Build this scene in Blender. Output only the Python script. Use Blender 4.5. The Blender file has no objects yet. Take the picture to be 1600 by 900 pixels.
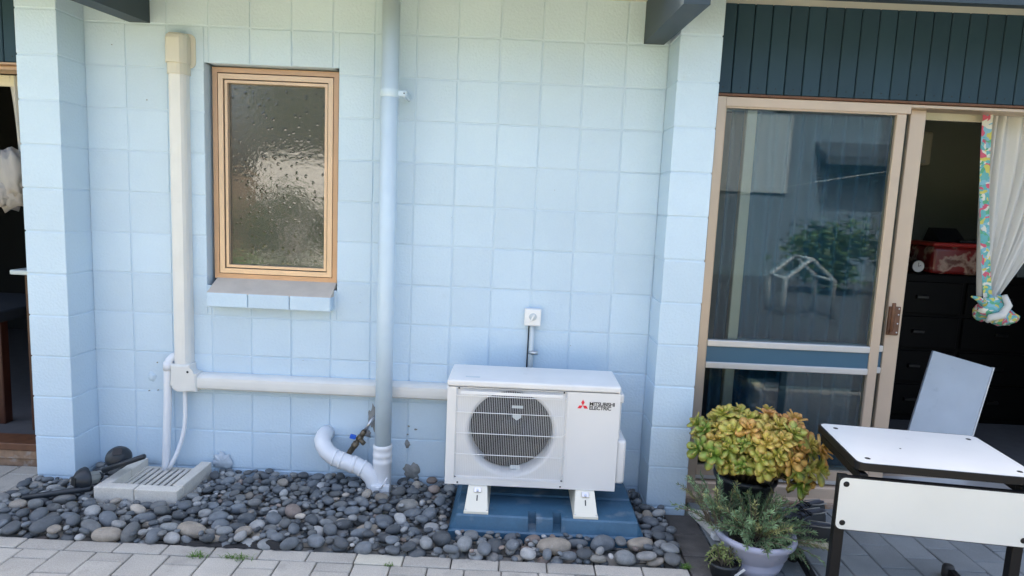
import bpy, bmesh, math, random
import numpy as np
from mathutils import Matrix, Vector, Euler
random.seed(7)
rng = np.random.default_rng(11)
R = math.radians
scene = bpy.context.scene
COL = scene.collection

# ------------------------------------------------------------ camera, sky, sun, exposure
cam_d = bpy.data.cameras.new('camera'); cam = bpy.data.objects.new('camera', cam_d); COL.objects.link(cam)
cam_d.sensor_width = 36; cam_d.lens = 1023.1 / 1600 * 36; cam_d.clip_end = 2000; cam_d.clip_start = .05
cam.matrix_world = Matrix(((0.99896637, -0.04499603, 0.00644647, 2.12376),
                           (0.01210132, 0.12655886, -0.99188528, -3.23770),
                           (0.04381504, 0.99093805, 0.12697256, 1.45283), (0, 0, 0, 1)))
scene.camera = cam
SUN_EL, SUN_AZ = R(55), R(-20)          # sun stands behind the house, a little to the left
world = bpy.data.worlds.new('World'); scene.world = world; world.use_nodes = True
wn = world.node_tree.nodes; wl = world.node_tree.links
sky = wn.new('ShaderNodeTexSky'); sky.sky_type = 'NISHITA'; sky.sun_disc = False
sky.sun_elevation = SUN_EL; sky.sun_rotation = SUN_AZ
sky.air_density = 1.0; sky.dust_density = 8.0; sky.ozone_density = .6
wl.new(sky.outputs[0], wn['Background'].inputs[0]); wn['Background'].inputs[1].default_value = .15
sd = bpy.data.lights.new('sun', 'SUN'); sd.energy = 2.8; sd.angle = R(.5); sd.color = (1, .95, .86)
sun = bpy.data.objects.new('sun', sd); COL.objects.link(sun)
sdir = Vector((math.sin(SUN_AZ) * math.cos(SUN_EL), math.cos(SUN_AZ) * math.cos(SUN_EL), math.sin(SUN_EL)))
sun.rotation_euler = sdir.to_track_quat('Z', 'Y').to_euler()
sun.location = sdir * 30
vs = scene.view_settings; vs.view_transform = 'Standard'; vs.look = 'None'; vs.gamma = 1; vs.exposure = 2.31
scene.render.engine = 'CYCLES'

# ------------------------------------------------------------ materials
MATS = {}
def mat(name, color, rough=.6, metal=0, var=0.0, nscale=6, fine=0.0, fscale=60, bump=0.0, bscale=80, objvar=0.0,
        objcol=False, attr=None, spec=.5, coat=0, trans=None, stain=None, bdist=.003):
    m = bpy.data.materials.new(name); m.use_nodes = True
    n = m.node_tree.nodes; l = m.node_tree.links; b = n['Principled BSDF']
    b.inputs['Roughness'].default_value = rough; b.inputs['Metallic'].default_value = metal
    b.inputs['Specular IOR Level'].default_value = spec
    if coat: b.inputs['Coat Weight'].default_value = coat; b.inputs['Coat Roughness'].default_value = .15
    geo = n.new('ShaderNodeNewGeometry')
    if objcol:
        oi = n.new('ShaderNodeObjectInfo'); col = oi.outputs['Color']
    elif attr:
        at = n.new('ShaderNodeAttribute'); at.attribute_name = attr; col = at.outputs['Color']
    else:
        rgb = n.new('ShaderNodeRGB'); rgb.outputs[0].default_value = (*color, 1); col = rgb.outputs[0]
    def mul(col, fac_socket, lo, hi):
        mr = n.new('ShaderNodeMapRange'); mr.inputs['To Min'].default_value = lo; mr.inputs['To Max'].default_value = hi
        mr.inputs['From Min'].default_value = .25; mr.inputs['From Max'].default_value = .75
        l.new(fac_socket, mr.inputs[0])
        mx = n.new('ShaderNodeVectorMath'); mx.operation = 'SCALE'
        l.new(col, mx.inputs[0]); l.new(mr.outputs[0], mx.inputs['Scale']); return mx.outputs[0]
    def noise(s, d=4):
        t = n.new('ShaderNodeTexNoise'); t.inputs['Scale'].default_value = s; t.inputs['Detail'].default_value = d
        l.new(geo.outputs['Position'], t.inputs['Vector']); return t.outputs[0]
    if var: col = mul(col, noise(nscale), 1 - var, 1 + var)
    if fine: col = mul(col, noise(fscale, 6), 1 - fine, 1 + fine)
    if objvar:
        oi = n.new('ShaderNodeObjectInfo'); mr = n.new('ShaderNodeMapRange')
        mr.inputs['To Min'].default_value = 1 - objvar; mr.inputs['To Max'].default_value = 1 + objvar
        l.new(oi.outputs['Random'], mr.inputs[0]); mx = n.new('ShaderNodeVectorMath'); mx.operation = 'SCALE'
        l.new(col, mx.inputs[0]); l.new(mr.outputs[0], mx.inputs['Scale']); col = mx.outputs[0]
    if stain:                                   # (colour, noise scale, threshold, strength)
        sc, s, th, st = stain
        mr = n.new('ShaderNodeMapRange'); mr.inputs['From Min'].default_value = th; mr.inputs['From Max'].default_value = th + .12
        mr.inputs['To Max'].default_value = st; l.new(noise(s, 8), mr.inputs[0])
        mx = n.new('ShaderNodeMix'); mx.data_type = 'RGBA'; l.new(mr.outputs[0], mx.inputs[0]); l.new(col, mx.inputs[6])
        mx.inputs[7].default_value = (*sc, 1); col = mx.outputs[2]
    l.new(col, b.inputs['Base Color'])
    if bump:
        bp = n.new('ShaderNodeBump'); bp.inputs['Strength'].default_value = bump; bp.inputs['Distance'].default_value = bdist
        l.new(noise(bscale, 5), bp.inputs['Height']); l.new(bp.outputs[0], b.inputs['Normal'])
    if trans:                                   # cloth that lets light through
        tr = n.new('ShaderNodeBsdfTranslucent'); l.new(col, tr.inputs[0]); ms = n.new('ShaderNodeMixShader')
        ms.inputs[0].default_value = trans; l.new(b.outputs[0], ms.inputs[1]); l.new(tr.outputs[0], ms.inputs[2])
        l.new(ms.outputs[0], n['Material Output'].inputs[0])
    MATS[name] = m
    return m
def glass(name, tint, bump=0, bscale=20, rough=0.0, ior=1.5, base=0.0):
    m = bpy.data.materials.new(name); m.use_nodes = True
    n = m.node_tree.nodes; l = m.node_tree.links; n.remove(n['Principled BSDF'])
    t = n.new('ShaderNodeBsdfTransparent'); t.inputs[0].default_value = (*tint, 1)
    g = n.new('ShaderNodeBsdfGlossy'); g.inputs['Roughness'].default_value = rough
    f = n.new('ShaderNodeFresnel'); f.inputs[0].default_value = ior
    ms = n.new('ShaderNodeMixShader')
    l.new(f.outputs[0], ms.inputs[0]); l.new(t.outputs[0], ms.inputs[1]); l.new(g.outputs[0], ms.inputs[2])
    if base:                                    # obscure glass scatters part of the light
        df = n.new('ShaderNodeBsdfDiffuse'); df.inputs[0].default_value = (.135, .13, .112, 1); m2 = n.new('ShaderNodeMixShader'); m2.inputs[0].default_value = base
        l.new(t.outputs[0], m2.inputs[1]); l.new(df.outputs[0], m2.inputs[2]); l.new(m2.outputs[0], ms.inputs[1])
    l.new(ms.outputs[0], n['Material Output'].inputs[0])
    if bump:
        geo = n.new('ShaderNodeNewGeometry'); tx = n.new('ShaderNodeTexNoise'); tx.inputs['Scale'].default_value = bscale
        l.new(geo.outputs['Position'], tx.inputs[0]); bp = n.new('ShaderNodeBump'); bp.inputs['Strength'].default_value = bump
        bp.inputs['Distance'].default_value = .01
        vo = n.new('ShaderNodeTexVoronoi'); vo.inputs['Scale'].default_value = 30; l.new(geo.outputs['Position'], vo.inputs[0])   # moulded droplets
        mr = n.new('ShaderNodeMapRange'); mr.inputs['From Min'].default_value = .10; mr.inputs['From Max'].default_value = .27; mr.inputs['To Min'].default_value = 2.2; mr.inputs['To Max'].default_value = 0
        l.new(vo.outputs['Distance'], mr.inputs[0]); ad = n.new('ShaderNodeMath'); l.new(tx.outputs[0], ad.inputs[0]); l.new(mr.outputs[0], ad.inputs[1])
        l.new(ad.outputs[0], bp.inputs['Height'])
        if base:                                # the droplets read as small dark marks
            m3 = n.new('ShaderNodeMix'); m3.data_type = 'RGBA'; m3.clamp_factor = True; l.new(mr.outputs[0], m3.inputs[0]); m3.inputs[6].default_value = (.135, .13, .112, 1); m3.inputs[7].default_value = (.03, .028, .024, 1)
            l.new(m3.outputs[2], df.inputs[0])
        l.new(bp.outputs[0], g.inputs['Normal']); l.new(bp.outputs[0], f.inputs['Normal'])
    MATS[name] = m; return m

BLUE = (.525, .655, .765)
mat('wall_paint', BLUE, .55, var=.045, nscale=2.2, fine=.02, fscale=120, bump=.6, bscale=85, objvar=.035, bdist=.004, stain=((.40, .46, .50), 5.5, .68, .22))
mat('joint_paint', (.525, .655, .765), .6, bump=.3, bscale=120)
mat('pipe_paint', (.55, .67, .775), .38, var=.05, nscale=7)
mat('white_pvc', (.72, .74, .77), .3, var=.03, nscale=14)
mat('cream_plastic', (.69, .69, .665), .38, var=.04, nscale=9, stain=((.58, .57, .53), 16, .66, .3))
mat('cream_cap', (.60, .575, .49), .42)
mat('ac_white', (.72, .71, .69), .38, var=.01)
mat('ac_lid', (.75, .74, .72), .38, var=.04, nscale=9, stain=((.60, .59, .56), 22, .64, .35))
mat('wire_white', (.78, .78, .77), .35)
mat('black_plastic', (.012, .012, .014), .45)
mat('cavity_shade', (.008, .007, .007), .6)  # near-black, paints the shade inside the fan housing and the drain
mat('fan_plastic', (.016, .014, .014), .5)
mat('fin_metal', (.05, .048, .05), .45, metal=.5)
mat('steel', (.55, .56, .58), .3, metal=1)
mat('brass_dirty', (.16, .13, .09), .45, metal=.7, var=.3, nscale=40)
mat('blue_handle', (.01, .10, .55), .4)
mat('tray_blue', (.042, .115, .190), .45, var=.16, nscale=8, fine=.08, fscale=90, stain=((.24, .27, .29), 10, .58, .5))
mat('foot_cream', (.74, .70, .58), .4)
mat('sticker', (.55, .60, .62), .4)
mat('logo_red', (.72, .01, .04), .4)
mat('logo_black', (.012, .012, .014), .4)
mat('window_alu', (.50, .32, .21), .38, metal=.45, var=.05, nscale=10)
mat('window_alu_light', (.66, .48, .34), .36, metal=.4, var=.04, nscale=10)
mat('door_alu', (.55, .43, .33), .4, metal=.35, var=.04)
mat('rail_alu', (.62, .60, .58), .35, metal=.5)
mat('door_blue_panel', (.045, .115, .175), .4)
mat('rubber', (.02, .02, .02), .6)
mat('cladding', (.022, .052, .080), .5, spec=.3, var=.05, nscale=5, objvar=.10)
mat('rafter_paint', (.030, .048, .062), .55, var=.06)
mat('soffit_paint', (.66, .64, .54), .7, bump=.1, bscale=200)
mat('roof_metal', (.12, .13, .14), .5)
mat('timber_red', (.14, .06, .03), .5, var=.25, nscale=25)
mat('timber_sill', (.30, .19, .12), .7, var=.3, nscale=30, stain=((.45, .40, .36), 20, .55, .6))
mat('paver_grey', (.40, .375, .33), .85, var=.10, nscale=7, fine=.22, fscale=230, bump=.6, bscale=230, objvar=.12, stain=((.24, .225, .20), 9, .60, .45))
mat('paver_pale', (.50, .47, .39), .85, fine=.14, fscale=260, bump=.5, bscale=260)
mat('paver_dimmed', (.215, .235, .245), .85, var=.12, nscale=6, fine=.14, fscale=260, bump=.5, bscale=260, objvar=.10)  # darker, bluer paver base standing in for the dimmer light on the right
mat('paver_brown', (.10, .092, .085), .9, var=.35, nscale=14, fine=.15, fscale=200, bump=.5, bscale=200, objvar=.15)
mat('bounce_concrete', (.36, .31, .20), .9, var=.08, nscale=2, fine=.08, fscale=60, bump=.3, bscale=90)  # warm tone picked for the light it bounces
mat('asphalt', (.045, .048, .052), .9, var=.15, nscale=3, fine=.2, fscale=90)
mat('joint_sand', (.05, .048, .044), .95, fine=.3, fscale=200)
mat('soil', (.028, .024, .02), .95, fine=.4, fscale=150, bump=.8, bscale=120)
mat('weed_cloth', (.012, .012, .013), .8)
mat('pebble', (1, 1, 1), .72, objcol=True, var=.22, nscale=28, fine=.12, fscale=220, bump=.25, bscale=160, stain=((.40, .41, .42), 46, .63, .30))
mat('pebble_small', (1, 1, 1), .72, attr='tint', var=.22, nscale=28, fine=.12, fscale=220, bump=.25, bscale=160, stain=((.40, .41, .42), 46, .63, .30))
mat('kerb_stone', (.62, .585, .52), .85, var=.08, nscale=16, fine=.12, fscale=200, bump=.5, bscale=180, objvar=.04)
mat('sill_render', (.56, .50, .43), .85, var=.08, nscale=14, bump=.3, bscale=120)
mat('mortar_pale', (.46, .52, .58), .9, var=.12, nscale=30, bump=.6, bscale=90)
mat('mortar_grey', (.26, .265, .26), .9, var=.2, nscale=40, bump=.8, bscale=90)
mat('desk_white', (.76, .76, .73), .35, var=.03, nscale=5, stain=((.58, .57, .54), 14, .66, .35))
mat('desk_panel', (.67, .68, .645), .42, var=.035, nscale=4, stain=((.55, .54, .50), 11, .67, .3))
mat('desk_black', (.006, .006, .007), .5, spec=.3)
mat('desk_under', (.10, .07, .045), .7)
mat('pot_black', (.014, .018, .022), .45, var=.2, nscale=20)
mat('pot_lavender', (.34, .35, .44), .42, var=.06, nscale=9, stain=((.55, .54, .56), 13, .62, .5))
mat('jade_stem', (.12, .09, .05), .7)
mat('needle_leaf', (.075, .12, .075), .6, attr='tint', trans=.15)
mat('twig', (.16, .13, .09), .8, var=.2, nscale=40)
mat('trail_leaf', (.22, .27, .09), .5, var=.25, nscale=50, trans=.15)
mat('grass', (.055, .12, .018), .7, var=.35, nscale=3, fine=.4, fscale=40, bump=.6, bscale=40)
mat('weed', (.10, .20, .03), .6, trans=.2)
mat('shoe_black', (.012, .013, .016), .6)
mat('shoe_lining', (.14, .15, .18), .85)
mat('shoe_trim', (.30, .29, .27), .7)
mat('sole_cream', (.50, .45, .34), .7, var=.15, nscale=40)
mat('lens_clear', (.42, .44, .42), .15, trans=.4)
mat('light_black', (.014, .019, .026), .42, var=.15, nscale=30)
mat('room_wall_dimmed', (.018, .020, .019), .8)  # near-black base puts the dimness of the rooms into the walls
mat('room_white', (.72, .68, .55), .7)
mat('back_wall', (.30, .33, .30), .8)  # paler than the other room walls, painting in light from further windows
mat('carpet', (.09, .088, .092), .95, var=.1, nscale=20, bump=.5, bscale=300)
mat('black_wood', (.002, .002, .002), .5, spec=.15)
mat('handle_metal', (.05, .05, .05), .4, metal=1)
mat('curtain_white', (.74, .73, .69), .85, trans=.25, var=.02)
mat('sheer_grey', (.15, .235, .31), .85, trans=.3)
mat('left_curtain', (.42, .40, .38), .85, trans=.1)
mat('bag_red', (.34, .025, .02), .35)
mat('box_grey', (.10, .12, .13), .5)
mat('board_blue', (.50, .56, .63), .45, var=.08, nscale=5, stain=((.24, .30, .38), 9, .64, .5))
mat('clock_face', (.6, .6, .58), .4)
mat('bed_cloth', (.015, .02, .028), .8)
mat('cabinet_wood', (.06, .020, .011), .4, var=.2, nscale=15)
mat('mint_top', (.55, .62, .62), .4)
mat('house_wall_dimmed', (.12, .15, .18), .8, var=.05, nscale=2)  # wall colour lowered so its mirror image in the door glass stays dim
mat('shutter_grey', (.30, .32, .33), .6)
mat('dark_roof', (.04, .045, .05), .6)
mat('fence_brown', (.16, .11, .07), .8, var=.25, nscale=4)
mat('hedge_leaf', (.05, .09, .025), .6, var=.4, nscale=5, trans=.2)
mat('bark', (.10, .08, .06), .9)
mat('white_paint', (.78, .78, .76), .5)
mat('frame_grey', (.32, .33, .33), .6)
glass('door_glass', (.78, .88, .92), ior=1.5)
glass('window_glass', (.35, .36, .33), bump=.045, bscale=42, rough=.05, base=.6, ior=2.0)
glass('globe_glass', (.85, .88, .9))

def jade(name):
    m = mat(name, (1, 1, 1), .34, objcol=True, var=.30, nscale=55, trans=.15); n = m.node_tree.nodes; l = m.node_tree.links; b = n['Principled BSDF']
    src = b.inputs['Base Color'].links[0].from_socket; at = n.new('ShaderNodeAttribute'); at.attribute_name = 'tip'
    pw = n.new('ShaderNodeMath'); pw.operation = 'POWER'; pw.inputs[1].default_value = 3.0; l.new(at.outputs['Fac'], pw.inputs[0])
    sc = n.new('ShaderNodeMath'); sc.operation = 'MULTIPLY'; sc.inputs[1].default_value = .6; l.new(pw.outputs[0], sc.inputs[0])
    mx = n.new('ShaderNodeMix'); mx.data_type = 'RGBA'; l.new(sc.outputs[0], mx.inputs[0]); l.new(src, mx.inputs[6]); mx.inputs[7].default_value = (.50, .12, .06, 1)
    l.new(mx.outputs[2], b.inputs['Base Color'])
jade('jade_leaf')
def checker_cloth(name):                        # busy printed trim in turquoise, yellow, pink
    m = bpy.data.materials.new(name); m.use_nodes = True
    n = m.node_tree.nodes; l = m.node_tree.links; b = n['Principled BSDF']; b.inputs['Roughness'].default_value = .8
    g = n.new('ShaderNodeNewGeometry'); v = n.new('ShaderNodeTexVoronoi'); v.inputs['Scale'].default_value = 55
    nz = n.new('ShaderNodeTexNoise'); nz.inputs['Scale'].default_value = 12
    mx = n.new('ShaderNodeMix'); mx.data_type = 'VECTOR'; mx.inputs[0].default_value = .12
    l.new(g.outputs['Position'], nz.inputs[0]); l.new(g.outputs['Position'], mx.inputs[4]); l.new(nz.outputs[1], mx.inputs[5])
    l.new(mx.outputs[1], v.inputs[0])
    sp = n.new('ShaderNodeSeparateColor'); l.new(v.outputs['Color'], sp.inputs[0])
    cr = n.new('ShaderNodeValToRGB'); cr.color_ramp.interpolation = 'CONSTANT'
    e = cr.color_ramp.elements
    cols = [(0, (.12, .38, .40)), (.30, (.62, .62, .55)), (.45, (.55, .50, .12)), (.6, (.10, .35, .20)), (.72, (.55, .10, .16)), (.84, (.20, .42, .52))]
    e[0].position, e[0].color = 0, (*cols[0][1], 1); e[1].position, e[1].color = cols[1][0], (*cols[1][1], 1)
    for p, c in cols[2:]:
        x = e.new(p); x.color = (*c, 1)
    l.new(sp.outputs[0], cr.inputs[0]); l.new(cr.outputs[0], b.inputs['Base Color']); MATS[name] = m
checker_cloth('print_cloth')
def spotted(name):
    m = bpy.data.materials.new(name); m.use_nodes = True
    n = m.node_tree.nodes; l = m.node_tree.links; b = n['Principled BSDF']; b.inputs['Roughness'].default_value = .25
    g = n.new('ShaderNodeNewGeometry'); v = n.new('ShaderNodeTexNoise'); v.inputs['Scale'].default_value = 9; v.inputs['Detail'].default_value = 3
    l.new(g.outputs['Position'], v.inputs[0]); cr = n.new('ShaderNodeValToRGB'); e = cr.color_ramp.elements
    e[0].position, e[0].color = .50, (.16, .015, .014, 1); e[1].position, e[1].color = .58, (.38, .26, .20, 1)
    x = e.new(.66); x.color = (.10, .03, .02, 1)
    l.new(v.outputs[0], cr.inputs[0]); l.new(cr.outputs[0], b.inputs['Base Color']); MATS[name] = m
spotted('blanket_print')
def lawn_paving(name, a, b_, mortar):           # paving beyond the pieces that are built
    m = bpy.data.materials.new(name); m.use_nodes = True
    n = m.node_tree.nodes; l = m.node_tree.links; p = n['Principled BSDF']; p.inputs['Roughness'].default_value = .9
    g = n.new('ShaderNodeNewGeometry'); mp = n.new('ShaderNodeMapping'); mp.inputs['Rotation'].default_value = (0, 0, R(90))
    l.new(g.outputs['Position'], mp.inputs[0]); t = n.new('ShaderNodeTexBrick'); l.new(mp.outputs[0], t.inputs[0])
    t.inputs['Color1'].default_value = (*a, 1); t.inputs['Color2'].default_value = (*b_, 1); t.inputs['Mortar'].default_value = (*mortar, 1)
    t.inputs['Scale'].default_value = 1; t.inputs['Brick Width'].default_value = .185; t.inputs['Row Height'].default_value = .147
    t.inputs['Mortar Size'].default_value = .004
    l.new(t.outputs[0], p.inputs['Base Color']); MATS[name] = m
lawn_paving('far_paving', (.20, .19, .17), (.24, .23, .21), (.03, .03, .028))

# ------------------------------------------------------------ object helpers
def wmat(o):
    if o is None: return Matrix()
    b = Matrix.LocRotScale(o.location, o.rotation_euler, o.scale)
    return wmat(o.parent) @ o.matrix_parent_inverse @ b if o.parent else b
def link(name, me, m=None, parent=None, local=False, loc=None, rot=None, scale=None, smooth=None):
    o = bpy.data.objects.new(name, me); COL.objects.link(o)
    if m is not None and me is not None and not me.materials: me.materials.append(MATS[m])
    if parent is not None:
        o.parent = parent
        if not local: o.matrix_parent_inverse = wmat(parent).inverted()
    if loc is not None: o.location = loc
    if rot is not None: o.rotation_euler = rot
    if scale is not None: o.scale = scale
    return o
def tag(o, label=None, cat=None, group=None, kind=None):
    if label: o['label'] = label
    if cat: o['category'] = cat
    if group: o['group'] = group
    if kind: o['kind'] = kind
    return o
def thing(name, label, cat, loc=(0, 0, 0), rot=(0, 0, 0), group=None):
    o = bpy.data.objects.new(name, None); COL.objects.link(o); o.location = loc; o.rotation_euler = rot
    o.empty_display_size = .1
    return tag(o, label, cat, group)

class MB:
    def __init__(s): s.v = []; s.f = []; s.sm = []
    def add(s, vs, fs, smooth=False):
        o = len(s.v); s.v += [tuple(p) for p in vs]; s.f += [tuple(i + o for i in f) for f in fs]; s.sm += [smooth] * len(fs); return s
    def box(s, x0, x1, y0, y1, z0, z1):
        return s.add([(x0, y0, z0), (x1, y0, z0), (x1, y1, z0), (x0, y1, z0), (x0, y0, z1), (x1, y0, z1), (x1, y1, z1), (x0, y1, z1)],
                     [(3, 2, 1, 0), (4, 5, 6, 7), (0, 1, 5, 4), (1, 2, 6, 5), (2, 3, 7, 6), (3, 0, 4, 7)])
    def bbox(s, x0, x1, y0, y1, z0, z1, bev=.004, seg=2, smooth=False):
        bm = bmesh.new(); bmesh.ops.create_cube(bm, size=1)
        for v in bm.verts: v.co = ((x0 + x1) / 2 + v.co.x * (x1 - x0), (y0 + y1) / 2 + v.co.y * (y1 - y0), (z0 + z1) / 2 + v.co.z * (z1 - z0))
        bmesh.ops.bevel(bm, geom=bm.edges[:], offset=bev, segments=seg, profile=.5, affect='EDGES')
        bm.verts.index_update(); s.add([v.co[:] for v in bm.verts], [[v.index for v in f.verts] for f in bm.faces], smooth); bm.free(); return s
    def tube(s, path, r, n=12, cap=True, smooth=True):
        P = [Vector(p) for p in path]; k = len(P); rs = r if isinstance(r, (list, tuple)) else [r] * k
        T = [(P[min(i + 1, k - 1)] - P[max(i - 1, 0)]).normalized() for i in range(k)]
        u = T[0].orthogonal().normalized(); vs = []; fs = []
        for i in range(k):
            u = (u - T[i] * u.dot(T[i])).normalized(); w = T[i].cross(u)
            for j in range(n):
                a = 2 * math.pi * j / n; vs.append(P[i] + (u * math.cos(a) + w * math.sin(a)) * rs[i])
        for i in range(k - 1):
            for j in range(n):
                fs.append((i * n + j, i * n + (j + 1) % n, (i + 1) * n + (j + 1) % n, (i + 1) * n + j))
        s.add(vs, fs, smooth)
        if cap: s.add([vs[j] for j in range(n)][::-1], [tuple(range(n))]); s.add(vs[-n:], [tuple(range(n))])
        return s
    def lathe(s, prof, c=(0, 0, 0), n=32, smooth=True, M=None):
        vs = []; fs = []; k = len(prof)
        for (r, z) in prof:
            for j in range(n):
                a = 2 * math.pi * j / n; p = Vector((r * math.cos(a), r * math.sin(a), z))
                if M is not None: p = M @ p
                vs.append(p + Vector(c))
        for i in range(k - 1):
            for j in range(n): fs.append((i * n + j, i * n + (j + 1) % n, (i + 1) * n + (j + 1) % n, (i + 1) * n + j))
        return s.add(vs, fs, smooth)
    def prism(s, poly, axis, a, b, smooth=False):   # poly in the two other axes, extruded a..b along axis
        k = len(poly)
        def p3(q, t): return (t, q[0], q[1]) if axis == 'x' else ((q[0], t, q[1]) if axis == 'y' else (q[0], q[1], t))
        vs = [p3(q, a) for q in poly] + [p3(q, b) for q in poly]
        s.add(vs, [(i, (i + 1) % k, k + (i + 1) % k, k + i) for i in range(k)], smooth)
        s.add(vs[:k][::-1], [tuple(range(k))]); s.add(vs[k:], [tuple(range(k))]); return s
    def mesh(s, name='m', m=None):
        me = bpy.data.meshes.new(name); me.from_pydata(s.v, [], s.f); me.polygons.foreach_set('use_smooth', s.sm)
        bm = bmesh.new(); bm.from_mesh(me); bmesh.ops.remove_doubles(bm, verts=bm.verts, dist=1e-6)
        bmesh.ops.recalc_face_normals(bm, faces=bm.faces); bm.to_mesh(me); bm.free()
        if m: me.materials.append(MATS[m])
        return me
    def build(s, name, m, parent=None, **k): return link(name, s.mesh(name, m), None, parent, **k)
def raw(name, v, f, m, smooth=False):
    me = bpy.data.meshes.new(name); me.from_pydata(v, [], f); me.polygons.foreach_set('use_smooth', [smooth] * len(f))
    me.materials.append(MATS[m]); return me
def arc(c, r, a0, a1, k, plane='xz', off=0):
    out = []
    for i in range(k + 1):
        a = R(a0 + (a1 - a0) * i / k); p = (c[0] + r * math.cos(a), c[1] + r * math.sin(a))
        out.append(p)
    return out
def rrect(x0, x1, y0, y1, r, k=5):
    return (arc((x1 - r, y1 - r), r, 0, 90, k) + arc((x0 + r, y1 - r), r, 90, 180, k) + arc((x0 + r, y0 + r), r, 180, 270, k) + arc((x1 - r, y0 + r), r, 270, 360, k))
def ring_frame(mb, x0, x1, z0, z1, w, y0, y1, wb=None, wt=None):   # four mitred-looking members butted end to end
    wb = wb or w; wt = wt or w
    mb.box(x0, x0 + w, y0, y1, z0, z1); mb.box(x1 - w, x1, y0, y1, z0, z1)
    mb.box(x0 + w, x1 - w, y0, y1, z0, z0 + wb); mb.box(x0 + w, x1 - w, y0, y1, z1 - wt, z1)
def mitre(mb, x0, x1, z0, z1, w, y0, y1):
    o = [(x0, z0), (x1, z0), (x1, z1), (x0, z1)]; i = [(x0 + w, z0 + w), (x1 - w, z0 + w), (x1 - w, z1 - w), (x0 + w, z1 - w)]
    for k in range(4):
        a, b, c, d = o[k], o[(k + 1) % 4], i[(k + 1) % 4], i[k]
        mb.prism([a, b, c, d], 'y', y0, y1)

# ------------------------------------------------------------ ground and paving
gv = [(-200, -200, -.05), (200, -200, -.05), (200, 200, -.05), (-200, 200, -.05)]
tag(link('ground', raw('ground', gv, [(0, 1, 2, 3)], 'grass')), kind='structure')
pav = tag(MB().box(-3, 6.5, -2.3, .2, -.045, -.02).build('paving', 'far_paving'), kind='structure')
tag(MB().box(-9, 4.3, -7.0, -2.3, -.045, -.006).build('bounce_patio', 'bounce_concrete'), kind='structure')  # unseen, added as sunlit ground to bounce warm light onto the upper wall
tag(MB().box(4.3, 16, -12.6, -2.3, -.045, -.010).build('added_driveway', 'asphalt'), kind='structure')  # unseen, added dark so the lower door reflection stays dark
PM = {}
def paver(w, d, m):
    key = (round(w, 3), round(d, 3), m)
    if key not in PM: PM[key] = MB().bbox(-w / 2, w / 2, -d / 2, d / 2, -.03, 0, .0035, 1).mesh('paver', m)
    return PM[key]
def lay(x0, x1, y0, y1, m, gap=.005):
    o = link('paver', paver(x1 - x0 - gap, y1 - y0 - gap, m), None, pav, loc=((x0 + x1) / 2, (y0 + y1) / 2, random.uniform(-.0015, .002)))
    o.rotation_euler = (random.gauss(0, .006), random.gauss(0, .006), random.gauss(0, .004)); return o
BX0, BX1, BY = -.19, 2.88, -.708
for i in range(-4, 17):                                    # header row along the stones
    x = -.23 + .1945 * i + .0
    if x < BX1 - .05 and x > -1.0: lay(x, min(x + .1945, BX1), -.786, BY, 'paver_pale' if i == 9 else 'paver_grey')
def columns(x0, x1, xref, pitch, ytop, ybot, yref, m, L=.185):
    k0 = math.floor((x0 - xref) / pitch)
    for k in range(k0, k0 + 60):
        a, b = xref + k * pitch, xref + (k + 1) * pitch
        a2, b2 = max(a, x0), min(b, x1)
        if b2 - a2 < .02: continue
        y = yref + (L / 2 if k % 2 else 0)
        while y > ybot:
            y2 = y - L; t, bt = min(y, ytop), max(y2, ybot)
            if t - bt > .02: lay(a2, b2, bt, t, m)
            y = y2
columns(-.9, 2.955, .345, .1475, -.788, -1.32, -.76, 'paver_grey')
columns(3.035, 4.95, 3.72, .1495, -.06, -1.0, -.067 , 'paver_dimmed')
columns(-.95, -.195, .345, .1475, -.02, BY, -.03, 'paver_grey')
for i in range(5):                                        # brown edging row beside the stones
    y = -.225 - i * .19
    if i < 3: lay(2.885, 3.03, y - .19, y, 'paver_brown')
# ------------------------------------------------------------ block walls
BLK = {}
def block(wall, x0, x1, z0, z1, y0, y1, m='wall_paint', j=.0035):
    """one block whose joints are left open by j on every side"""
    w, h, d = x1 - x0 - 2 * j, z1 - z0 - 2 * j, y1 - y0
    key = (round(w, 3), round(h, 3), round(d, 3), m)
    if key not in BLK: BLK[key] = MB().bbox(-w / 2, w / 2, -d / 2, d / 2, -h / 2, h / 2, .003, 2).mesh('block', m)
    o = link('block', BLK[key], None, wall, loc=((x0 + x1) / 2 + random.gauss(0, .0006), (y0 + y1) / 2 + random.gauss(0, .0008), (z0 + z1) / 2 + random.gauss(0, .0006)))
    o.rotation_euler = (random.gauss(0, .0015), 0, random.gauss(0, .0015)); return o
ZR = lambda j: .03 + (12 - j) * .2
WO = (.575, 1.228, .985, 2.062)                            # window opening
wall = thing('block_wall', 'pale blue painted concrete block wall with tiled-looking square joints', 'wall', (1.4, .1, 0))
bk = MB()
for (a, b, c, d) in ((0, WO[0], -.05, 2.62), (WO[1], 2.8, -.05, 2.62), (WO[0], WO[1], -.05, WO[2]), (WO[0], WO[1], WO[3], 2.62)):
    e = .004
    bk.box(a, b, .0042, .19, c, d)
bk.build('mortar_backing', 'joint_paint', wall)
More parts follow.
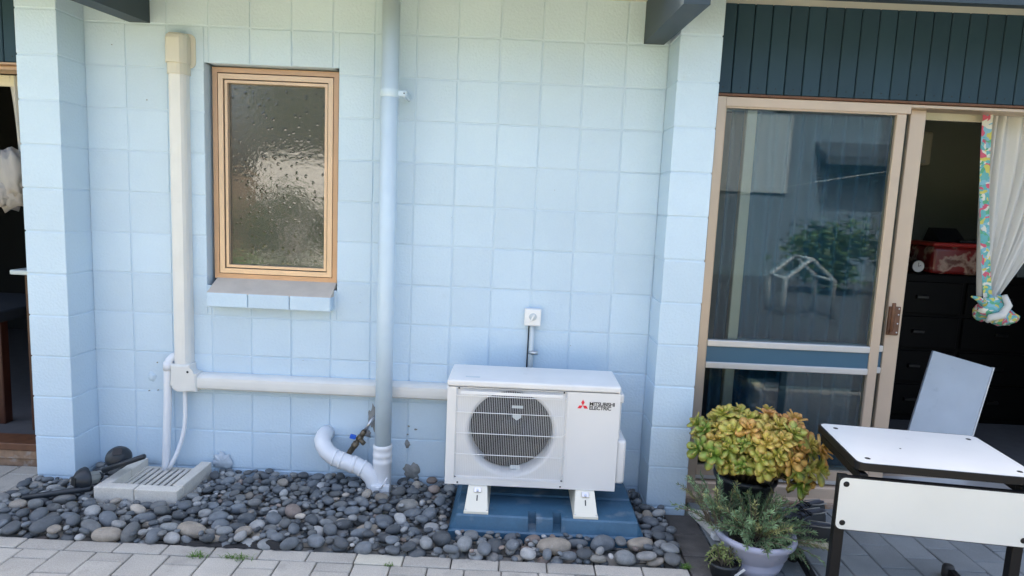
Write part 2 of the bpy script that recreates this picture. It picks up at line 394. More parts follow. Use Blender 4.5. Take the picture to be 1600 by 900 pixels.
for i in range(14):
    for j in range(-1, 12):
        x0, x1, z0, z1 = .2 * i, .2 * i + .2, ZR(j + 1), ZR(j)
        if j == -1: z1 = 2.6
        ins = x1 > WO[0] + .01 and x0 < WO[1] - .01 and z1 > WO[2] + .01 and z0 < WO[3] - .01
        if ins:
            if x0 >= WO[0] and x1 <= WO[1]:
                if z1 > WO[3]: block(wall, x0, x1, WO[3] - .0035, z1, 0, .12)
                elif z0 < WO[2]: block(wall, x0, x1, z0, WO[2] + .0035, 0, .12)
            elif x0 < WO[0]:
                block(wall, x0, WO[0] + .0035, z0, z1, 0, .12)
            else:
                block(wall, WO[1] - .0035, x1, z0, z1, 0, .12)
        else:
            block(wall, x0, x1, z0, z1, 0, .12)
for i in range(14): block(wall, .2 * i, .2 * i + .2, -.05, .03, 0, .1)
# slivers of wall between the window jamb blocks and the lintel
for xa, xb in ((WO[0] - .0, .6), (1.2, WO[1])):
    MB().bbox(xa + .0005 if xa == WO[0] else xa + .003, xb - .003 if xa == WO[0] else xb - .0005, .0015, .12, WO[3], 2.2265, .002, 1).build('block', 'wall_paint', wall)
    MB().bbox(xa + .0005 if xa == WO[0] else xa + .003, xb - .003 if xa == WO[0] else xb - .0005, .0015, .12, .8335, WO[2], .002, 1).build('block', 'wall_paint', wall)
for k in range(3):                                         # sill of three bricks and its sloped mortar
    xa = .6 + .205 * k
    MB().bbox(xa + .0015, xa + .2035, -.064, .0, .886, .957, .005, 2).build('sill_brick', 'wall_paint', wall)
MB().prism([(-.060, .9585), (.056, 1.018), (.056, .95), (-.060, .952)], 'x', .603, 1.212).build('sill_mortar', 'sill_render', wall)
def blob_patch(cx, cz, rx, rz, y, seed, name='mortar_patch', m='mortar_grey'):
    rs = random.Random(seed); n = 22; ro = [(rs.uniform(.7, 1.15)) for _ in range(n)]; vs = [(cx, y - .010, cz)]; fs = []
    for ring, (f, dy) in enumerate(((.55, -.009), (1, .004))):
        for k in range(n):
            a = 2 * math.pi * k / n; vs.append((cx + rx * f * ro[k] * math.cos(a), y + dy + rs.uniform(-.002, .002), cz + rz * f * ro[k] * math.sin(a)))
    for k in range(n):
        fs.append((0, 1 + k, 1 + (k + 1) % n)); fs.append((1 + k, 1 + n + k, 1 + n + (k + 1) % n, 1 + (k + 1) % n))
    return link(name, raw(name, vs, fs, m, True), None, wall)
blob_patch(1.43, .34, .035, .085, -.002, 3); blob_patch(1.60, .205, .018, .022, -.002, 4); blob_patch(1.625, .055, .045, .05, -.004, 5)
blob_patch(1.395, .25, .02, .025, 0, 8)
blob_patch(.285, .50, .026, .034, .002, 6, m='joint_paint'); blob_patch(.645, .07, .055, .05, -.012, 9, m='mortar_pale')
for k, (x, z, s) in enumerate(((.27, .425, .006), (.315, .43, .005), (1.605, .30, .009), (1.64, .285, .012), (1.60, .255, .007))):
    blob_patch(x, z, s, s * .5, .0045, 20 + k)

for k, (x, z, q) in enumerate(((.135, 2.126, .004), (.297, 1.875, .005), (1.79, 1.373, .003), (1.02, 1.46, .0035), (1.345, .93, .003), (2.29, 1.53, .003), (.315, .575, .006), (2.41, .76, .0035), (1.06, .62, .003))):
    blob_patch(x, z, q, q * .8, .006, 40 + k, 'paint_chip')
def pillar(name, label, x0, x1, yf):
    p = thing(name, label, 'pillar', ((x0 + x1) / 2, yf / 2, 0))
    MB().box(x0 + .0035, x1 - .0035, yf + .0035, .15, -.05, 2.6).build('mortar_backing', 'joint_paint', p)
    for j in range(-1, 12):
        z0, z1 = ZR(j + 1), ZR(j)
        block(p, x0 - .0035, x1 + .0035, z0, z1, yf, .012, j=.0035)
    block(p, x0 - .0035, x1 + .0035, -.05, .03, yf, .012)
    return p
pillar('block_pillar', 'narrow pale blue block pillar beside the dark open doorway', -.19, 0, -.188)
pillar('block_pillar', 'pale blue block pillar between air conditioner and sliding door', 2.8, 2.99, -.212)
# ------------------------------------------------------------ roof, soffit, rafters
roof = thing('house_roof', 'low eave with pale soffit and dark painted rafters over the wall', 'roof', (1.5, 0, 2.45))
MB().prism([(-.42, 2.405), (0, 2.425), (6.5, 2.735), (6.5, 2.755), (0, 2.445), (-.42, 2.425)], 'x', -4.5, 9).build('soffit', 'soffit_paint', roof)
MB().prism([(-.50, 2.50), (7, 2.86), (7, 2.92), (-.50, 2.56)], 'x', -4.6, 9.1).build('roof_sheet', 'roof_metal', roof)
MB().box(-4.6, 9.1, -.475, -.43, 2.33, 2.498).build('fascia', 'rafter_paint', roof)
def rafter(xa, xb): return MB().prism([(-.78, 2.19), (-.001, 2.233), (-.001, 2.4235), (-.419, 2.4035), (-.419, 2.325), (-.78, 2.315)], 'x', xa, xb).build('rafter', 'rafter_paint', roof)
rafter(.225, .322); rafter(2.676, 2.772)
# ------------------------------------------------------------ cladding above the doors
def cladding(x0, x1, ref, label, skew=False):
    t = thing('board_cladding', label, 'cladding', ((x0 + x1) / 2, -.03, 2.0))
    MB().box(x0, x1, -.018, .06, 2.02, 2.5).build('backing', 'black_plastic', t)
    k = math.floor((x0 - ref) / .0829) ; x = ref + k * .0829
    while x < x1 - .01:
        a, b = max(x + .002, x0), min(x + .0829 - .002, x1)
        if b - a > .01:
            o = MB().bbox(a, b, -.04, -.019, 2.018, 2.50, .003, 1).build('board', 'cladding', t)
            s = MB()
            s.lathe([(0, .002), (.0025, .0015), (.003, 0)], ((a + b) / 2, -.0405, 2.045), 8, M=Matrix.Rotation(R(90), 3, 'X')); s.build('nail', 'black_plastic', o)
        x += .0829
    MB().bbox(x0, x1, -.046, .03, 2.005, 2.0165, .002, 1).build('flashing', 'window_alu' if x0 < 0 else 'timber_red', t)
    return t
cladding(2.992, 5.6, 3.013, 'dark blue-grey vertical boards above the sliding door')
cladding(-2.2, -.192, -.36, 'dark blue-grey boards above the left open doorway')
# house walls that close the building round the rooms
hw = tag(thing('house_walls', 'rooms behind the block wall, plastered walls coloured dark for dimness, seen through the open doors', 'room', (2, 3, 0)))
MB().box(-4.5, 1.5, 2.72, 2.9, -.05, 2.6).build('back_wall', 'room_wall_dimmed', hw); MB().box(1.5, 9, 2.72, 2.9, -.05, 2.6).build('back_wall', 'back_wall', hw)  # one wall in two colours: shaded on the left, lit on the right
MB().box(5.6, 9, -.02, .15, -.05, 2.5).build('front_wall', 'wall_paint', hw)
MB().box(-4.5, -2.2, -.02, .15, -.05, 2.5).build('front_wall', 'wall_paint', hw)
MB().box(8.9, 9, .15, 2.72, -.05, 2.6).build('side_wall', 'room_wall_dimmed', hw); MB().box(-4.5, -4.4, .15, 2.72, -.05, 2.6).build('side_wall', 'room_wall_dimmed', hw)
MB().box(-.195, 3.0, .191, .21, -.05, 2.6).build('lining', 'room_wall_dimmed', hw)
MB().box(-.19, -.10, .211, 2.72, -.05, 2.6).build('partition_wall', 'room_wall_dimmed', hw); MB().box(2.9, 2.99, .211, 2.72, -.05, 2.6).build('partition_wall', 'room_wall_dimmed', hw)
MB().box(-4.4, 8.9, .13, 2.72, 2.34, 2.40).build('ceiling', 'room_wall_dimmed', hw)
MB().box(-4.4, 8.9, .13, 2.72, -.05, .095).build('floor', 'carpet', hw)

# ------------------------------------------------------------ window
win = thing('window', 'small obscure-glass window with bronze aluminium frame in block wall', 'window', (.9, .06, 1.0))
fx0, fx1, fz0, fz1 = .590, 1.212, 1.016, 2.054
m = MB(); mitre(m, fx0, fx1, fz0, fz1, .024, .055, .115); m.build('frame', 'window_alu', win)
m = MB(); mitre(m, fx0 + .024, fx1 - .024, fz0 + .024, fz1 - .024, .006, .085, .115); m.build('gasket', 'rubber', win)
m = MB(); mitre(m, fx0 + .030, fx1 - .026, fz0 + .028, fz1 - .030, .024, .05, .10)
sash = m.build('sash', 'window_alu_light', win)
m = MB(); mitre(m, fx0 + .0545, fx1 - .0505, fz0 + .0525, fz1 - .0545, .004, .062, .10); m.build('gasket', 'rubber', sash)
m = MB(); mitre(m, fx0 + .059, fx1 - .055, fz0 + .057, fz1 - .059, .013, .058, .10); m.build('bead', 'window_alu_light', sash)
MB().box(fx0 + .0715, fx1 - .0675, .082, .086, fz0 + .0695, fz1 - .0715).build('pane', 'window_glass', sash)
MB().box(.45, 1.35, .45, .47, .8, 2.2).build('room_blind', 'desk_under', win)

# ------------------------------------------------------------ downpipe with branch
dp = thing('downpipe', 'tall pale blue plastic downpipe running down the wall to the stones', 'pipe', (1.5, -.12, 0))
m = MB(); m.tube([(1.497, -.12, .2), (1.498, -.12, 1.0), (1.4985, -.12, 2.42)], .0405, 32); m.build('pipe', 'pipe_paint', dp)
m = MB(); m.lathe([(.0415, 1.918), (.0445, 1.922), (.0445, 1.952), (.0415, 1.956)], (1.498, -.12, 0), 32)
st = m.build('strap', 'pipe_paint', dp)
MB().bbox(1.53, 1.572, -.135, -.128, 1.925, 1.95, .002, 1).build('bracket', 'pipe_paint', st)
MB().bbox(1.558, 1.576, -.128, -.001, 1.922, 1.953, .003, 1).build('bracket', 'pipe_paint', st)
m = MB(); m.lathe([(0, .0), (.003, .0), (.003, .003), (0, .004)], (1.567, -.136, 1.937), 10, M=Matrix.Rotation(R(90), 3, 'X')); m.build('screw', 'black_plastic', st)
m = MB(); m.lathe([(.0415, .245), (.0455, .242), (.0475, .236), (.0475, .226), (.0455, .222), (.0455, .205), (.0478, .201), (.0478, .187), (.0455, .183), (.0455, .168), (.0475, .164), (.0475, .150), (.045, .146), (.045, .0)], (1.497, -.12, 0), 32)
m.build('socket', 'white_pvc', dp)
path = [(1.185, .02, .245), (1.183, -.045, .247), (1.185, -.082, .240), (1.197, -.108, .222), (1.222, -.123, .193), (1.26, -.130, .168), (1.31, -.132, .150), (1.37, -.134, .134), (1.415, -.136, .112), (1.448, -.137, .078), (1.468, -.137, .03), (1.475, -.137, -.02)]
m = MB(); m.tube(path, .0405, 24); br = m.build('branch_pipe', 'white_pvc', dp)
for i, (p, d, w) in enumerate((((1.262, -.130, .1675), (.95, -.04, -.33), .004), ((1.295, -.1315, .1545), (.95, -.03, -.30), .006), ((1.355, -.1335, .138), (.97, 0, -.25), .012), ((1.40, -.135, .121), (.9, 0, -.42), .005))):
    p = Vector(p); d = Vector(d).normalized(); m = MB(); m.tube([p - d * w, p - d * w * .6, p + d * w * .6, p + d * w], [.0415, .0440, .0440, .0415], 24); m.build('ring', 'white_pvc', br)
m = MB(); m.bbox(1.455, 1.545, -.185, -.155, -.02, .055, .004, 2); m.bbox(1.480, 1.498, -.192, -.184, .03, .05, .002, 1); m.build('clip', 'white_pvc', dp)
MB().tube([(1.505, -.187, .045), (1.535, -.187, .10)], .004, 6).build('strap_end', 'white_pvc', dp)

# ------------------------------------------------------------ tap under the downpipe
tp = thing('water_valve', 'weathered brass valve with blue handle beside the downpipe', 'valve', (1.37, -.03, .25))
m = MB(); m.tube([(1.437, .01, .352), (1.428, -.03, .345), (1.415, -.042, .325), (1.392, -.05, .285)], .0085, 12); m.build('riser', 'steel', tp)
d = (Vector((1.315, -.07, .165)) - Vector((1.392, -.05, .285))).normalized(); a = Vector((1.392, -.05, .285))
m = MB(); m.tube([a + d * t for t in (0, .004, .0045, .03, .0305, .034, .034, .06, .0605, .072, .073, .10, .101, .128, .15)],
                 [.011, .011, .014, .014, .011, .011, .016, .016, .012, .012, .017, .017, .0145, .0145, .012], 10); m.build('body', 'brass_dirty', tp)
m = MB(); q = a + d * .05; m.tube([q, q + Vector((.028, -.02, -.018))], .012, 10); m.build('outlet', 'brass_dirty', tp)
m = MB(); m.tube([q, q + Vector((-.018, -.012, .008))], .005, 8); m.build('spindle', 'brass_dirty', tp)
q2 = q + Vector((-.028, -.02, .016)); o = MB().bbox(-.015, .015, -.008, .008, -.011, .011, .003, 2).build('handle', 'blue_handle', tp); o.location = q2; o.rotation_euler = (0, R(18), R(15)); o.matrix_parent_inverse = wmat(tp).inverted()

# ------------------------------------------------------------ refrigerant duct
du = thing('pipe_duct', 'cream plastic pipe duct running down the wall and across to the air conditioner', 'duct', (.465, -.03, .46))
def duct_prof(w, d, r=.012):                              # symmetric cover section: (offset, depth) with bevelled shoulders
    h = w / 2; return [(-h, 0), (-h, -d * .55), (-h + .006, -d * .80), (-h + .016, -d), (-h + .030, -d - .002), (h - .030, -d - .002), (h - .016, -d), (h - .006, -d * .80), (h, -d * .55), (h, 0)]
P = duct_prof(.083, .062)
MB().prism([(.465 + u, y) for u, y in P], 'z', .545, 2.03).build('vertical_cover', 'cream_plastic', du)
MB().prism([(y, .4965 + u) for u, y in P], 'x', .53, 1.86).build('horizontal_cover', 'cream_plastic', du)
# corner elbow: moulded square bend with rounded outer corner
ol = [(.417, .588)] + [(.417 + .034 - .034 * math.cos(R(t)), .449 + .034 - .034 * math.sin(R(t))) for t in range(0, 91, 15)] + [(.547, .449), (.547, .544), (.534, .544)] + [(.534 - .020 * math.sin(R(t)), .564 - .020 * math.cos(R(t))) for t in range(0, 91, 30)] + [(.514, .588)]
bm = bmesh.new(); fvs = [bm.verts.new((x, -.072, z)) for x, z in ol]; bvs = [bm.verts.new((x, -.001, z)) for x, z in ol]; kk = len(ol)
ff = bm.faces.new(fvs); [bm.faces.new((fvs[i], fvs[(i + 1) % kk], bvs[(i + 1) % kk], bvs[i])) for i in range(kk)]
bmesh.ops.bevel(bm, geom=list(ff.edges), offset=.012, segments=3, profile=.5, affect='EDGES'); bmesh.ops.recalc_face_normals(bm, faces=bm.faces)
me_ = bpy.data.meshes.new('elbow'); bm.to_mesh(me_); bm.free(); me_.materials.append(MATS['cream_plastic']); el = link('elbow', me_, None, du)
n = len(P)
m = MB(); m.lathe([(0, .002), (.005, .002), (.006, 0)], (.505, -.0725, .552), 10, M=Matrix.Rotation(R(90), 3, 'X')); m.build('screw', 'black_plastic', du)
capv = []; 
m = MB(); m.prism([(.4675 + u * 1.22, y * 1.28 if y else 0) for u, y in P], 'z', 2.045, 2.155); 
m.prism([(.4665 + u * 1.12, y * 1.12) for u, y in P], 'z', 1.995, 2.045)
# rounded top of the wall cap
top = []
for (sc, dz, dy) in ((1.22, 2.155, 1.28), (1.16, 2.172, 1.18), (1.02, 2.182, .98)):
    top.append([(.4675 + u * sc, y * dy, dz) for u, y in P])
vs = sum(top, []); fs = []
for i in range(2):
    for j in range(n): fs.append((i * n + j, i * n + (j + 1) % n, (i + 1) * n + (j + 1) % n, (i + 1) * n + j))
fs.append(tuple(range(2 * n, 3 * n))); m.add(vs, fs)
m.build('wall_cap', 'cream_cap', du)
# flange behind the cap
MB().prism(rrect(.418, .540, 2.03, 2.19, .03), 'y', -.006, -.001).build('flange', 'cream_cap', du)
# waste pipe and hose beside the duct
wp = thing('waste_pipe', 'thin white plastic waste pipe dropping into the drain', 'pipe', (.38, -.05, .06))
pth = [(.432, .02, .618), (.425, -.015, .622), (.412, -.035, .615), (.400, -.045, .60), (.396, -.05, .578), (.393, -.053, .4), (.385, -.07, .06), (.384, -.072, .03)]
m = MB(); m.tube(pth, .0195, 20); m.build('pipe', 'white_pvc', wp)
m = MB(); m.tube([(.3965, -.050, .593), (.396, -.05, .575), (.3955, -.05, .552)], .0225, 20); m.build('socket', 'white_pvc', wp)
hs = thing('drain_hose', 'narrow white hose curving from the duct elbow into the drain', 'hose', (.45, -.05, .06))
pth = [(.470, -.03, .46), (.472, -.035, .40), (.474, -.04, .32), (.470, -.045, .25), (.460, -.055, .19), (.445, -.07, .13), (.425, -.085, .08), (.412, -.09, .05)]
m = MB(); m.tube(pth, .0105, 14); m.build('tube', 'white_pvc', hs)

# ------------------------------------------------------------ drain surround and grate
dr = thing('drain_gully', 'square drain gully with pale concrete brick surround and slotted grate', 'drain', (.42, -.24, 0))
def kb(x0, x1, y0, y1, z1=.079): MB().bbox(x0, x1, y0, y1, -.03, z1, .004, 2).build('kerb_brick', 'kerb_stone', dr)
kb(.220, .405, -.388, -.335); kb(.408, .607, -.388, -.333, .076); kb(.555, .607, -.331, -.045, .079)
kb(.222, .274, -.333, -.18); kb(.222, .274, -.178, -.03, .078)
gr = MB(); ring_z = .040
g0 = MB(); g0.box(.274, .555, -.333, -.318, .02, ring_z); g0.box(.274, .555, -.06, -.045, .02, ring_z); g0.box(.274, .288, -.318, -.06, .02, ring_z); g0.box(.541, .555, -.318, -.06, .02, ring_z)
go = g0.build('grate', 'kerb_stone', dr)
for k in range(8):
    x = .292 + k * .0315; MB().bbox(x, x + .0205, -.318, -.06, .03, ring_z - .001, .002, 1).build('slat', 'kerb_stone', go)
MB().box(.274, .555, -.333, -.045, -.03, .0).build('drain_shade', 'cavity_shade', dr)  # black fill painting the shade below the grate

# ------------------------------------------------------------ solar garden lights
def garden_light(label, loc, rot):
    t = thing('garden_light', label, 'garden light', loc, rot, 'solar lights lying on the drain surround'); t.scale = (.88, .88, .88)
    m = MB(); m.lathe([(0, .062), (.02, .061), (.030, .056), (.036, .050), (.050, .040), (.062, .020), (.066, .004), (.064, 0), (.058, .002), (.0, .006)], n=32); c = m.build('cap', 'light_black', t, local=True)
    m = MB(); m.prism(rrect(-.022, .022, -.022, .022, .006), 'z', .0595, .0635); m.build('solar_cell', 'black_plastic', c, local=True)
    m = MB(); m.lathe([(.030, .0), (.033, -.004), (.034, -.035), (.030, -.05), (.024, -.062)], n=24); m.build('lens', 'lens_clear', t, local=True)
    m = MB()
    for k in range(8):
        a = k * math.pi / 4; m.tube([(.0345 * math.cos(a), .0345 * math.sin(a), 0), (.034 * math.cos(a), .034 * math.sin(a), -.04), (.023 * math.cos(a), .023 * math.sin(a), -.065)], .0018, 5)
    m.build('lens_rib', 'lens_clear', t, local=True)
    m = MB(); m.lathe([(0, -.060), (.024, -.060), (.025, -.068), (.014, -.082), (0, -.084)], n=20); m.build('neck', 'light_black', t, local=True)
    return t
def stake(t, L): m = MB(); m.tube([(0, 0, -.08), (0, 0, -.08 - L)], .0125, 14); m.build('stake', 'light_black', t, local=True)
def aim(axis): return Vector(axis).to_track_quat('Z', 'Y').to_euler()
g1 = garden_light('black solar garden light with its round cap facing left, lying by the pillar', (.150, -.33, .088), aim((-.55, -.83, .10)))
g2 = garden_light('black solar garden light with its cap tipped up against the wall', (.248, -.235, .158), aim((.22, -.55, .80)))
stk = thing('light_stake', 'black plastic light stake resting across the drain surround', 'stake', (.30, -.25, .16))
m = MB(); m.tube([(.215, -.305, .122), (.40, -.285, .193), (.405, -.285, .195)], [.0135, .0125, .009], 14); m.build('tube', 'light_black', stk)
stk2 = thing('light_stake', 'black plastic light stake half sunk in the stones by the pillar', 'stake', (.05, -.43, .05))
m = MB(); m.tube([(-.055, -.46, .045), (.19, -.36, .058), (.195, -.36, .058)], [.013, .0145, .010], 14); m.build('tube', 'light_black', stk2)

# ------------------------------------------------------------ isolator box
iso = thing('isolator_switch', 'small white electrical isolator box on wall above the air conditioner', 'switch', (2.212, 0, .86))
MB().bbox(2.171, 2.253, -.042, -.001, .858, .943, .006, 2).build('box', 'wire_white', iso)
m = MB(); m.lathe([(.0, .007), (.017, .006), (.019, 0)], (2.213, -.042, .904), 20, M=Matrix.Rotation(R(90), 3, 'X')); dl = m.build('dial', 'sticker', iso)
o = MB().bbox(-.004, .004, -.006, 0, -.022, .022, .002, 1).build('lever', 'wire_white', dl); o.location = (2.210, -.047, .898); o.rotation_euler = (0, R(28), 0)
m = MB(); m.tube([(2.213, -.018, .86), (2.212, -.018, .56)], .0125, 14); m.build('conduit', 'sticker', iso)
m = MB(); m.tube([(2.196, -.012, .86), (2.193, -.010, .60)], .003, 6); m.build('cable', 'rubber', iso)
m = MB(); m.tube([(2.200, -.034, .722), (2.214, -.036, .722), (2.215, -.036, .722), (2.245, -.036, .722)], [.007, .007, .010, .010], 12); m.build('gland', 'steel', iso)

# ------------------------------------------------------------ air conditioner
AX, AY, AZ, AW, AH = 1.838, -.402, .181, .772, .487
ac = thing('air_conditioner', 'white outdoor air conditioner unit with round fan grille on a blue tray', 'air conditioner', (AX + AW / 2, AY + .15, AZ))
D = .285
m = MB()                                                   # casing: sides, back and bottom
m.bbox(AX + .003, AX + .006, AY + .004, AY + D, AZ + .004, AZ + AH - .028, .001, 1); m.bbox(AX + AW - .006, AX + AW - .003, AY + .004, AY + D, AZ + .004, AZ + AH - .028, .001, 1)
m.box(AX + .006, AX + AW - .006, AY + D - .004, AY + D - .001, AZ + .004, AZ + AH - .028); m.box(AX + .006, AX + AW - .006, AY + .02, AY + D - .004, AZ + .002, AZ + .006)
m.build('casing', 'ac_white', ac)
m = MB(); m.bbox(AX - .002, AX + AW + .002, AY - .003, AY + D + .004, AZ + AH - .030, AZ + AH, .009, 4); m.build('lid', 'ac_lid', ac)
lid = bpy.context.scene.objects['lid']
# front panel with a round mouth
gx0, gx1, gz0, gz1 = AX + .040, AX + .535, AZ + .028, AZ + .452
fcx, fcz, fr = AX + .290, AZ + .246, .198
N = 96; vs = []; fs = []
def rect_pt(a, x0, x1, z0, z1):
    c, s = math.cos(a), math.sin(a); t = 1e9
    if c > 1e-9: t = min(t, (x1 - fcx) / c)
    if c < -1e-9: t = min(t, (x0 - fcx) / c)
    if s > 1e-9: t = min(t, (z1 - fcz) / s)
    if s < -1e-9: t = min(t, (z0 - fcz) / s)
    return fcx + c * t, fcz + s * t
angs = sorted([2 * math.pi * k / N for k in range(N)] + [math.atan2(z - fcz, x - fcx) % (2 * math.pi) for x in (gx0, gx1) for z in (gz0, gz1)])
N = len(angs)
rings = [('rect', 0, AY + .000), ('rect', .006, AY + .012), ('c', fr + .010, AY + .012), ('c', fr + .002, AY + .015), ('c', fr - .006, AY + .026), ('c', fr - .009, AY + .05), ('c', fr - .009, AY + .12)]
for kind, p, y in rings:
    for a in angs:
        if kind == 'rect': x, z = rect_pt(a, gx0 + p, gx1 - p, gz0 + p, gz1 - p)
        else: x, z = fcx + p * math.cos(a), fcz + p * math.sin(a)
        vs.append((x, y, z))
for i in range(len(rings) - 1):
    for j in range(N): fs.append((i * N + j, i * N + (j + 1) % N, (i + 1) * N + (j + 1) % N, (i + 1) * N + j))
mb = MB(); mb.add(vs, fs[:2 * N]); mb.add(vs, fs[2 * N:], True)
x0, x1, z0, z1 = AX, AX + AW, AZ, AZ + AH - .033
for (a, b, c, d) in ((x0, gx0, z0, z1), (gx1, x1, z0, z1), (gx0, gx1, z0, gz0), (gx0, gx1, gz1, z1)):
    mb.add([(a, AY, c), (b, AY, c), (b, AY, d), (a, AY, d)], [(0, 1, 2, 3)])
for (p, q) in (((x0, z0), (x1, z0)), ((x1, z0), (x1, z1)), ((x1, z1), (x0, z1)), ((x0, z1), (x0, z0))):
    mb.add([(p[0], AY, p[1]), (q[0], AY, q[1]), (q[0], AY + .02, q[1]), (p[0], AY + .02, p[1])], [(0, 1, 2, 3)])
mb.build('front_panel', 'ac_white', ac)
MB().bbox(gx1 + .006, gx1 + .009, AY - .0012, AY + .001, AZ + .004, z1 - .004, .0008, 1).build('seam', 'ac_lid', ac)
MB().box(AX + .02, AX + .555, AY + .121, AY + .125, AZ + .02, AZ + AH - .05).build('fan_shade_sheet', 'cavity_shade', ac)  # flat black sheet in place of the shaded depth behind the fan
# fan with hub and three blades, coil fins behind
fan = MB(); fan.lathe([(0, 0), (.045, .004), (.052, .012), (.052, .05)], (fcx, AY + .055, fcz), 28, M=Matrix.Rotation(R(-90), 3, 'X')); fan = fan.build('fan', 'fan_plastic', ac)
for k in range(3):
    vs = []; fs = []
    for i in range(7):
        r = .045 + .14 * i / 6
        for j in range(9):
            t = j / 8; a = k * 2 * math.pi / 3 + .5 + (t - .5) * (1.5 + .35 * i / 6) + .25 * (i / 6) ** 2
            vs.append((fcx + r * math.cos(a), AY + .060 + .05 * t + .008 * math.sin(t * 3), fcz + r * math.sin(a)))
    for i in range(6):
        for j in range(8): fs.append((i * 9 + j, i * 9 + j + 1, (i + 1) * 9 + j + 1, (i + 1) * 9 + j))
    link('blade', raw('blade', vs, fs, 'fan_plastic', True), None, fan)
MB().bbox(fcx + .0, fcx + .052, AY + .0525, AY + .0535, fcz + .105, fcz + .118, .0003, 1).build('warning_label', 'sticker', ac)
MB().prism([(fcx + .005, fcz + .075), (fcx + .045, fcz + .075), (fcx + .045, fcz + .062), (fcx + .025, fcz + .048), (fcx + .005, fcz + .062)], 'y', AY + .0525, AY + .0535).build('warning_label', 'sticker', ac)
MB().bbox(fcx + .005, fcx + .05, AY + .0525, AY + .0535, fcz - .185, fcz - .165, .0003, 1).build('warning_label', 'sticker', ac)
# wire guard: bowed bars
gy = AY - .016
vw = MB(); nb = 62
for k in range(nb):
    x = gx0 + .006 + (gx1 - gx0 - .012) * k / (nb - 1)
    vw.tube([(x, AY + .006, gz0 + .004), (x, gy, gz0 + .018), (x, gy, gz1 - .018), (x, AY + .006, gz1 - .004)], .0007, 5, cap=False)
gd = vw.build('fan_guard', 'wire_white', ac)
for z in (gz0 + .020, gz0 + .124, gz0 + .222, gz0 + .318, gz1 - .030):
    hwm = MB(); hwm.tube([(gx0 + .001, AY + .003, z - .006), (gx0 + .012, gy - .003, z), (gx1 - .018, gy - .003, z), (gx1 - .001, AY + .003, z + .006)], .0017, 6); hwm.build('cross_wire', 'wire_white', gd)
MB().bbox(gx0 + .02, gx1 - .02, gy - .001, gy + .001, gz1 - .024, gz1 - .010, .0006, 1).build('guard_band', 'wire_white', gd)
for x, z in ((gx0 + .006, gz0 + .010), (gx1 - .006, gz0 + .010), (gx0 + .012, gz1 - .002), (gx1 - .014, gz1 - .002), (AX + .058, AZ + .010), (gx1 - .01, AZ + .010)):
    m = MB(); m.lathe([(0, .003), (.003, .0028), (.0042, 0)], (x, AY - .001, z), 10, M=Matrix.Rotation(R(90), 3, 'X')); m.build('screw', 'black_plastic', ac)
# side handle and valve cover
sx = AX + AW - .003
MB().bbox(sx, sx + .016, AY + .03, AY + .13, AZ + .232, AZ + .425, .006, 3).build('terminal_cover', 'ac_white', ac)
MB().bbox(sx, sx + .024, AY + .02, AY + .12, AZ + .405, AZ + .447, .009, 3).build('grip', 'ac_white', ac)
MB().bbox(sx, sx + .047, AY + .012, AY + .20, AZ + .028, AZ + .236, .016, 4, True).build('valve_cover', 'ac_white', ac)
# maker's mark
def flat_text(s, size, name, m, x, z, y, parent, bold=.0, xs=1.0):
    cu = bpy.data.curves.new(name, 'FONT'); cu.body = s; cu.size = size; cu.extrude = .0002; cu.offset = bold; cu.space_character = .92
    o = bpy.data.objects.new(name, cu); COL.objects.link(o); dg = bpy.context.evaluated_depsgraph_get(); dg.update()
    me = bpy.data.meshes.new_from_object(o.evaluated_get(dg)); bpy.data.objects.remove(o)
    co = np.array([v.co for v in me.vertices]); wdt = co[:, 0].max() - co[:, 0].min(); lo = co[:, 0].min()
    for v in me.vertices: v.co = (x + (v.co.x - lo) * xs, y + v.co.z * .5, z + v.co.y)
    me.materials.clear(); me.materials.append(MATS[m]); return link(name, me, None, parent), wdt * xs
lx, lz = AX + .580, AZ + .382
def rhomb(c, a, s): 
    a = R(a); t = (math.cos(a), math.sin(a)); nn = (-t[1], t[0]); L, H = s, s * .577
    return [(c[0] + t[0] * 0, c[1] + t[1] * 0), (c[0] + t[0] * L / 2 + nn[0] * H / 2 * 1, c[1] + t[1] * L / 2 + nn[1] * H / 2), (c[0] + t[0] * L, c[1] + t[1] * L), (c[0] + t[0] * L / 2 - nn[0] * H / 2, c[1] + t[1] * L / 2 - nn[1] * H / 2)]
cx, cz = lx + .026, lz + .013
for a in (90, 210, 330): MB().prism(rhomb((cx, cz), a, .027), 'y', AY - .0009, AY - .0002).build('emblem_diamond', 'logo_red', ac)
_, w1 = flat_text('MITSUBISHI', .0235, 'brand_lettering', 'logo_black', lx + .056, lz + .0145, AY - .001, ac, .0005, 1.0)
for o in [o for o in bpy.data.objects if o.name.startswith('brand_lettering')]: pass
_, w2 = flat_text('ELECTRIC', .0235, 'brand_lettering', 'logo_black', lx + .056, lz - .004, AY - .001, ac, .0005, 1.0)
for o in [c for c in ac.children if c.name.startswith('brand_lettering')]:
    tgt = .112 if 'ELECTRIC' not in o.name and o.name == 'brand_lettering' else .097
    co = [v.co.x for v in o.data.vertices]; lo, hi = min(co), max(co)
    for v in o.data.vertices: v.co.x = lo + (v.co.x - lo) * tgt / (hi - lo)
def flat_top_text(s, x, y, z):
    o, w = flat_text(s, .014, 'lid_lettering', 'sticker', 0, 0, 0, lid, .0003)
    for v in o.data.vertices: v.co = (x + v.co.x, y + v.co.z * 1.6, z + v.co.y * .02)
MB().bbox(AX + .075, AX + .14, AY + .05, AY + .07, AZ + AH - .0005, AZ + AH + .0006, .0002, 1).build('rating_label', 'sticker', lid)
